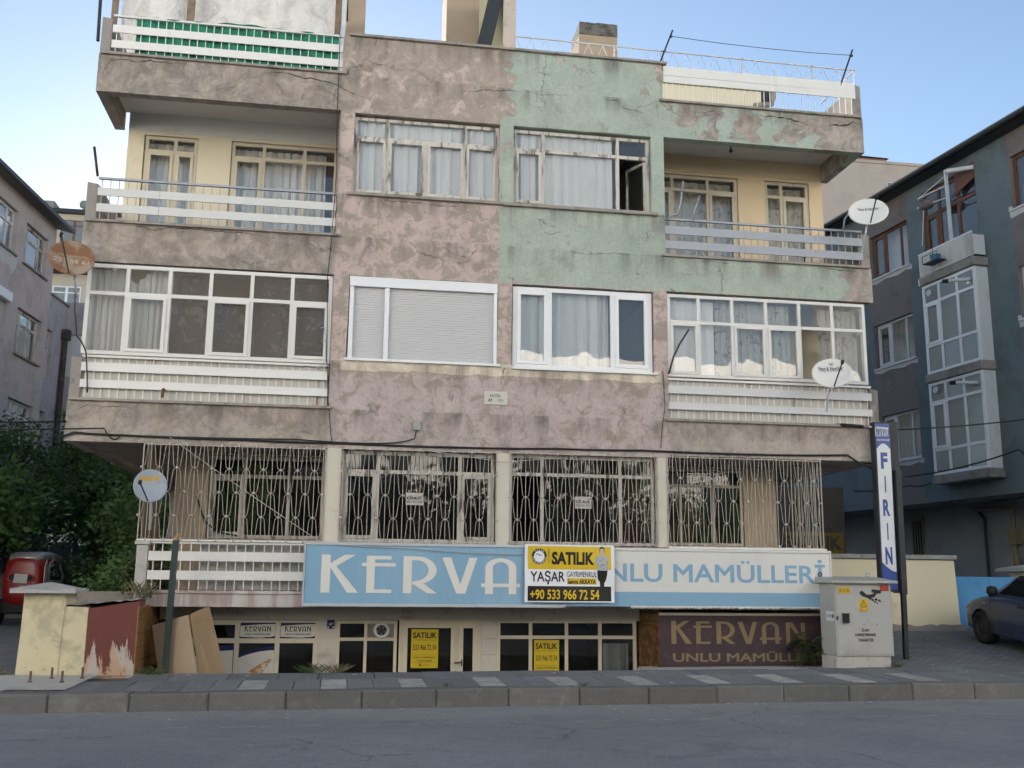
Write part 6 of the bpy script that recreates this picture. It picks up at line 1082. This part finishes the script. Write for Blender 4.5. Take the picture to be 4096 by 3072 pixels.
def leaves(centres, per, spread, size, rng, droop=.3, aspect=1.8):
    c = np.repeat(np.array(centres), per, 0); N = len(c); p = c+rng.normal(0, 1, (N, 3))*np.array(spread)
    d = rng.normal(0, 1, (N, 3)); d[:, 2] = d[:, 2]*.5-droop; d /= np.linalg.norm(d, axis=1)[:, None]
    s = rng.normal(0, 1, (N, 3)); s -= d*(s*d).sum(1)[:, None]; s /= np.linalg.norm(s, axis=1)[:, None]
    L = size*rng.uniform(.6, 1.3, N)[:, None]; W = L/aspect
    tip = p+d*L; mid = p+d*L*.45
    v = np.stack([p, mid+s*W*.5, tip, mid-s*W*.5], 1).reshape(-1, 3); return v
def leafobj(name, v, mat, parent=None):
    me = bpy.data.meshes.new(name); n = len(v)//4; c = v.mean(0); vv = v-c
    me.vertices.add(len(v)); me.vertices.foreach_set('co', vv.ravel()); me.loops.add(n*4); me.loops.foreach_set('vertex_index', np.arange(n*4)); me.polygons.add(n); me.polygons.foreach_set('loop_start', np.arange(n)*4); me.polygons.foreach_set('loop_total', np.full(n, 4)); me.update(); me.validate()
    me.materials.append(mat); o = link(name, me, parent, Vector(c)-(ORG[parent.name] if parent else Vector((0,0,0)))); ORG[o.name] = Vector(c); return o
def tree(label, x, y, z0, h, rx, rz, seed, mat=LEAF, ncl=90, per=60, size=.16, spread=.28, cat='tree', tilt=(0, 0)):
    rng = np.random.default_rng(seed); t = T('yard_tree' if cat == 'tree' else 'shrub', label, cat, (x, y, z0), group='trees in the left yard' if cat == 'tree' else 'shrubs'); cz = z0+h-rz; tx, ty = x+tilt[0], y+tilt[1]
    cs = []
    while len(cs) < ncl:
        q = rng.uniform(-1, 1, 3); r = np.linalg.norm(q)
        if .35 < r < 1: cs.append((tx+q[0]*rx*(1+.25*rng.normal()), ty+q[1]*rx, cz+q[2]*rz))
    mb = MB(); top = (tx, ty, cz); th = .04+h*.013
    mb.tube([(x, y, z0-.1), (x+tilt[0]*.3+.05, y, z0+(cz-z0)*.45), (tx, ty, cz)], [th, th*.8, th*.45], 8)
    for k in range(0, ncl, 4):
        c = cs[k]; a = rng.uniform(.35, .9); s0 = (x+(tx-x)*a, y+(ty-y)*a, z0+(cz-z0)*a); m = tuple((s0[i]*.5+c[i]*.5)+(.12 if i == 2 else 0) for i in range(3)); mb.tube([s0, m, c], [th*.4, th*.22, .008], 5)
    P('trunk', mb, BARK, t, True); leafobj('crown', leaves(cs, per, (spread, spread, spread*.7), size, rng), mat, t); return t
zl = lambda y: left_z(-8, y)
tree('dark yard tree at the far left behind the red cab', -9.6, 15.5, zl(15), 5.6, 2.0, 1.9, 1, LEAF2); tree('broad yard tree left of the building corner', -7.6, 17.5, zl(17), 6.6, 2.1, 2.4, 2, LEAF, 120); tree('slender yard tree nearest the reed screen', -5.6, 14.5, zl(14), 6.0, 1.7, 2.3, 3, LEAF, 110, tilt=(.3, 0)); tree('tall yard tree right behind the building corner', -4.4, 18.5, zl(18), 7.0, 1.9, 2.6, 4, LEAF2, 110); tree('low leafy yard tree above the pale fence', -6.5, 18.8, zl(18), 4.2, 1.9, 1.5, 5, LEAF2, 90); tree('small yard tree behind the forecourt', -5.0, 11.5, zl(11), 3.6, 1.2, 1.1, 15, LEAF, 60, tilt=(.2, 0)); tree('dark yard tree standing far back by the pale block', -9.0, 22, zl(20), 7.0, 2.6, 2.6, 16, LEAF2, 120); tree('bushy yard tree half hidden by the building', -3.2, 22, zl(20), 6.6, 2.2, 2.6, 17, LEAF, 110)
tree('bright grape vine hanging below the left block', -9.0, 10.8, zl(10), 4.1, 1.35, 1.1, 6, VINE, 70, 40, .22, .26, 'vine')
tree('dense shrub on the garden wall beside the building', -3.75, 5.0, 1.0, 1.5, .65, .7, 7, LEAF2, 40, 50, .11, .16, 'shrub'); tree('leafy shrub behind the forecourt wall', -4.6, 7.0, .7, 1.5, .9, .7, 8, LEAF, 50, 50, .12, .18, 'shrub'); tree('grassy green shrub next to the corner post', -3.5, 3.2, 1.0, 1.15, .4, .5, 9, WEED, 30, 40, .1, .14, 'shrub'); tree('wide low shrub by the fence', -6.8, 13.0, .6, 1.6, 1.3, .7, 18, LEAF2, 60, 50, .12, .2, 'shrub')
def tuft(label, x, y, z, n, h, r, mat, seed, name='weed_tuft'):
    rng = np.random.default_rng(seed); v = []
    for k in range(n):
        a = rng.uniform(0, 6.28); l = h*rng.uniform(.5, 1.1); b = np.array([x+rng.normal()*r*.4, y+rng.normal()*r*.3, z]); d = np.array([math.cos(a)*r, math.sin(a)*r*.7, l]); s = np.array([-math.sin(a), math.cos(a), 0])*.006
        v += [b-s, b+s, b+d*.6+s+np.array([0, 0, l*.1]), b+d]
    o = leafobj(name, np.array(v), mat); return tag(o, label, 'weeds', 'pavement weeds')
tuft('weed tuft on the pavement edge before the number plate', -.35, -.93, .27, 60, .14, .2, WEED, 1); tuft('dry weed tuft behind the shop kerb by the tiled pier', -.05, -.88, .27, 50, .16, .22, DRY, 2); tuft('weeds beside the leaning boards', -2.6, -.92, .24, 60, .15, .15, WEED, 3); tuft('small weed in the joint before the shop door', 1.45, -2.86, .245, 18, .07, .05, WEED, 4); tuft('small weed in the joint below the banner', 3.3, -2.84, .255, 20, .05, .08, WEED, 5); tuft('weed at the foot of the electricity cabinet', 9.0, -.85, .3, 40, .1, .12, WEED, 6); tuft('dry stalks growing on top of the forecourt wall', -2.95, -.2, 1.33, 50, .3, .22, DRY, 7); tuft('dry grass at the foot of the yellow pillar', -4.75, -.9, .23, 50, .12, .2, DRY, 8)
# ailanthus seedling beside the cabinet: pinnate fronds
def fronds(name, label, base, n, L, seed, mat):
    rng = np.random.default_rng(seed); t = T(name, label, 'plant', base); mb = MB(); v = []
    for k in range(n):
        a = rng.uniform(2.2, 5.4); up = rng.uniform(.5, 1.4); p0 = np.array(base)+np.array([rng.normal()*.04, rng.normal()*.04, rng.uniform(0, .45)*L]); pts = [p0]
        for s in range(1, 9): q = s/8; pts.append(p0+np.array([math.cos(a)*L*.5*q, math.sin(a)*L*.3*q, L*.55*up*q-L*.55*q*q]))
        mb.tube([tuple(q) for q in pts], .006, 4)
        for s in range(2, 9):
            for sg in (-1, 1):
                d = np.array([-math.sin(a)*sg*.6+math.cos(a)*.4, math.cos(a)*sg*.6, -.15]); d /= np.linalg.norm(d); l = .13*L*(1.2-.05*s); w_ = np.cross(d, [0, 0, 1.]); w_ = w_/np.linalg.norm(w_)*l*.28
                v += [pts[s], pts[s]+d*l*.4+w_, pts[s]+d*l, pts[s]+d*l*.4-w_]
    P('stems', mb, BARK, t); leafobj('leaves', np.array(v), mat, t)
fronds('ailanthus_seedling', 'green feathery seedling growing between plum sign and cabinet', (7.9, -.12, .34), 26, .75, 3, leafmat('seedling_green', (.055, .13, .03), (.09, .18, .045)))
fronds('wall_seedling', 'thin drooping seedling rising behind the blue wall', (12.9, 3.75, 1.5), 7, .9, 5, LEAF)

for k, xx in enumerate((-13, -8.5, -4.2, 1.5, 5.5, 10, 14.2, 19, 24)):
    tr_ = tree(('leftmost', 'second', 'third', 'fourth', 'middle', 'sixth', 'seventh', 'eighth', 'rightmost')[k]+' street tree across the road, outside the picture', xx, -24+.6*(k % 2), .15, 5.8+.5*(k % 3), 2.3, 1.9, 40+k, LEAF2, 60, 45, .3, .45); tr_['group'] = 'trees across the road'

# scraps of paper and grit
rng = np.random.default_rng(11); v = []
for k in range(150):
    if k < 70: x, y = rng.uniform(9.5, 13.5), rng.uniform(-.8, 2.4); z = right_z(x, y)+.006
    elif k < 110: x, y = rng.uniform(-8, 12), YK-.05-rng.exponential(.5); z = road_z(x)+.006
    else: x, y = rng.uniform(-6, 12), rng.uniform(-2.9, -1.0); z = side_z(x, y)+.012
    a = rng.uniform(0, 6.28); l = rng.uniform(.012, .035); d = np.array([math.cos(a), math.sin(a), 0])*l; e = np.array([-math.sin(a), math.cos(a), 0])*l*.6; p = np.array([x, y, z]); v += [p-d-e, p+d-e, p+d+e+np.array([0, 0, .006]), p-d+e]
tag(leafobj('litter', np.array(v), STW), 'scattered paper scraps and grit on paving and road edge', 'litter', kind='stuff')
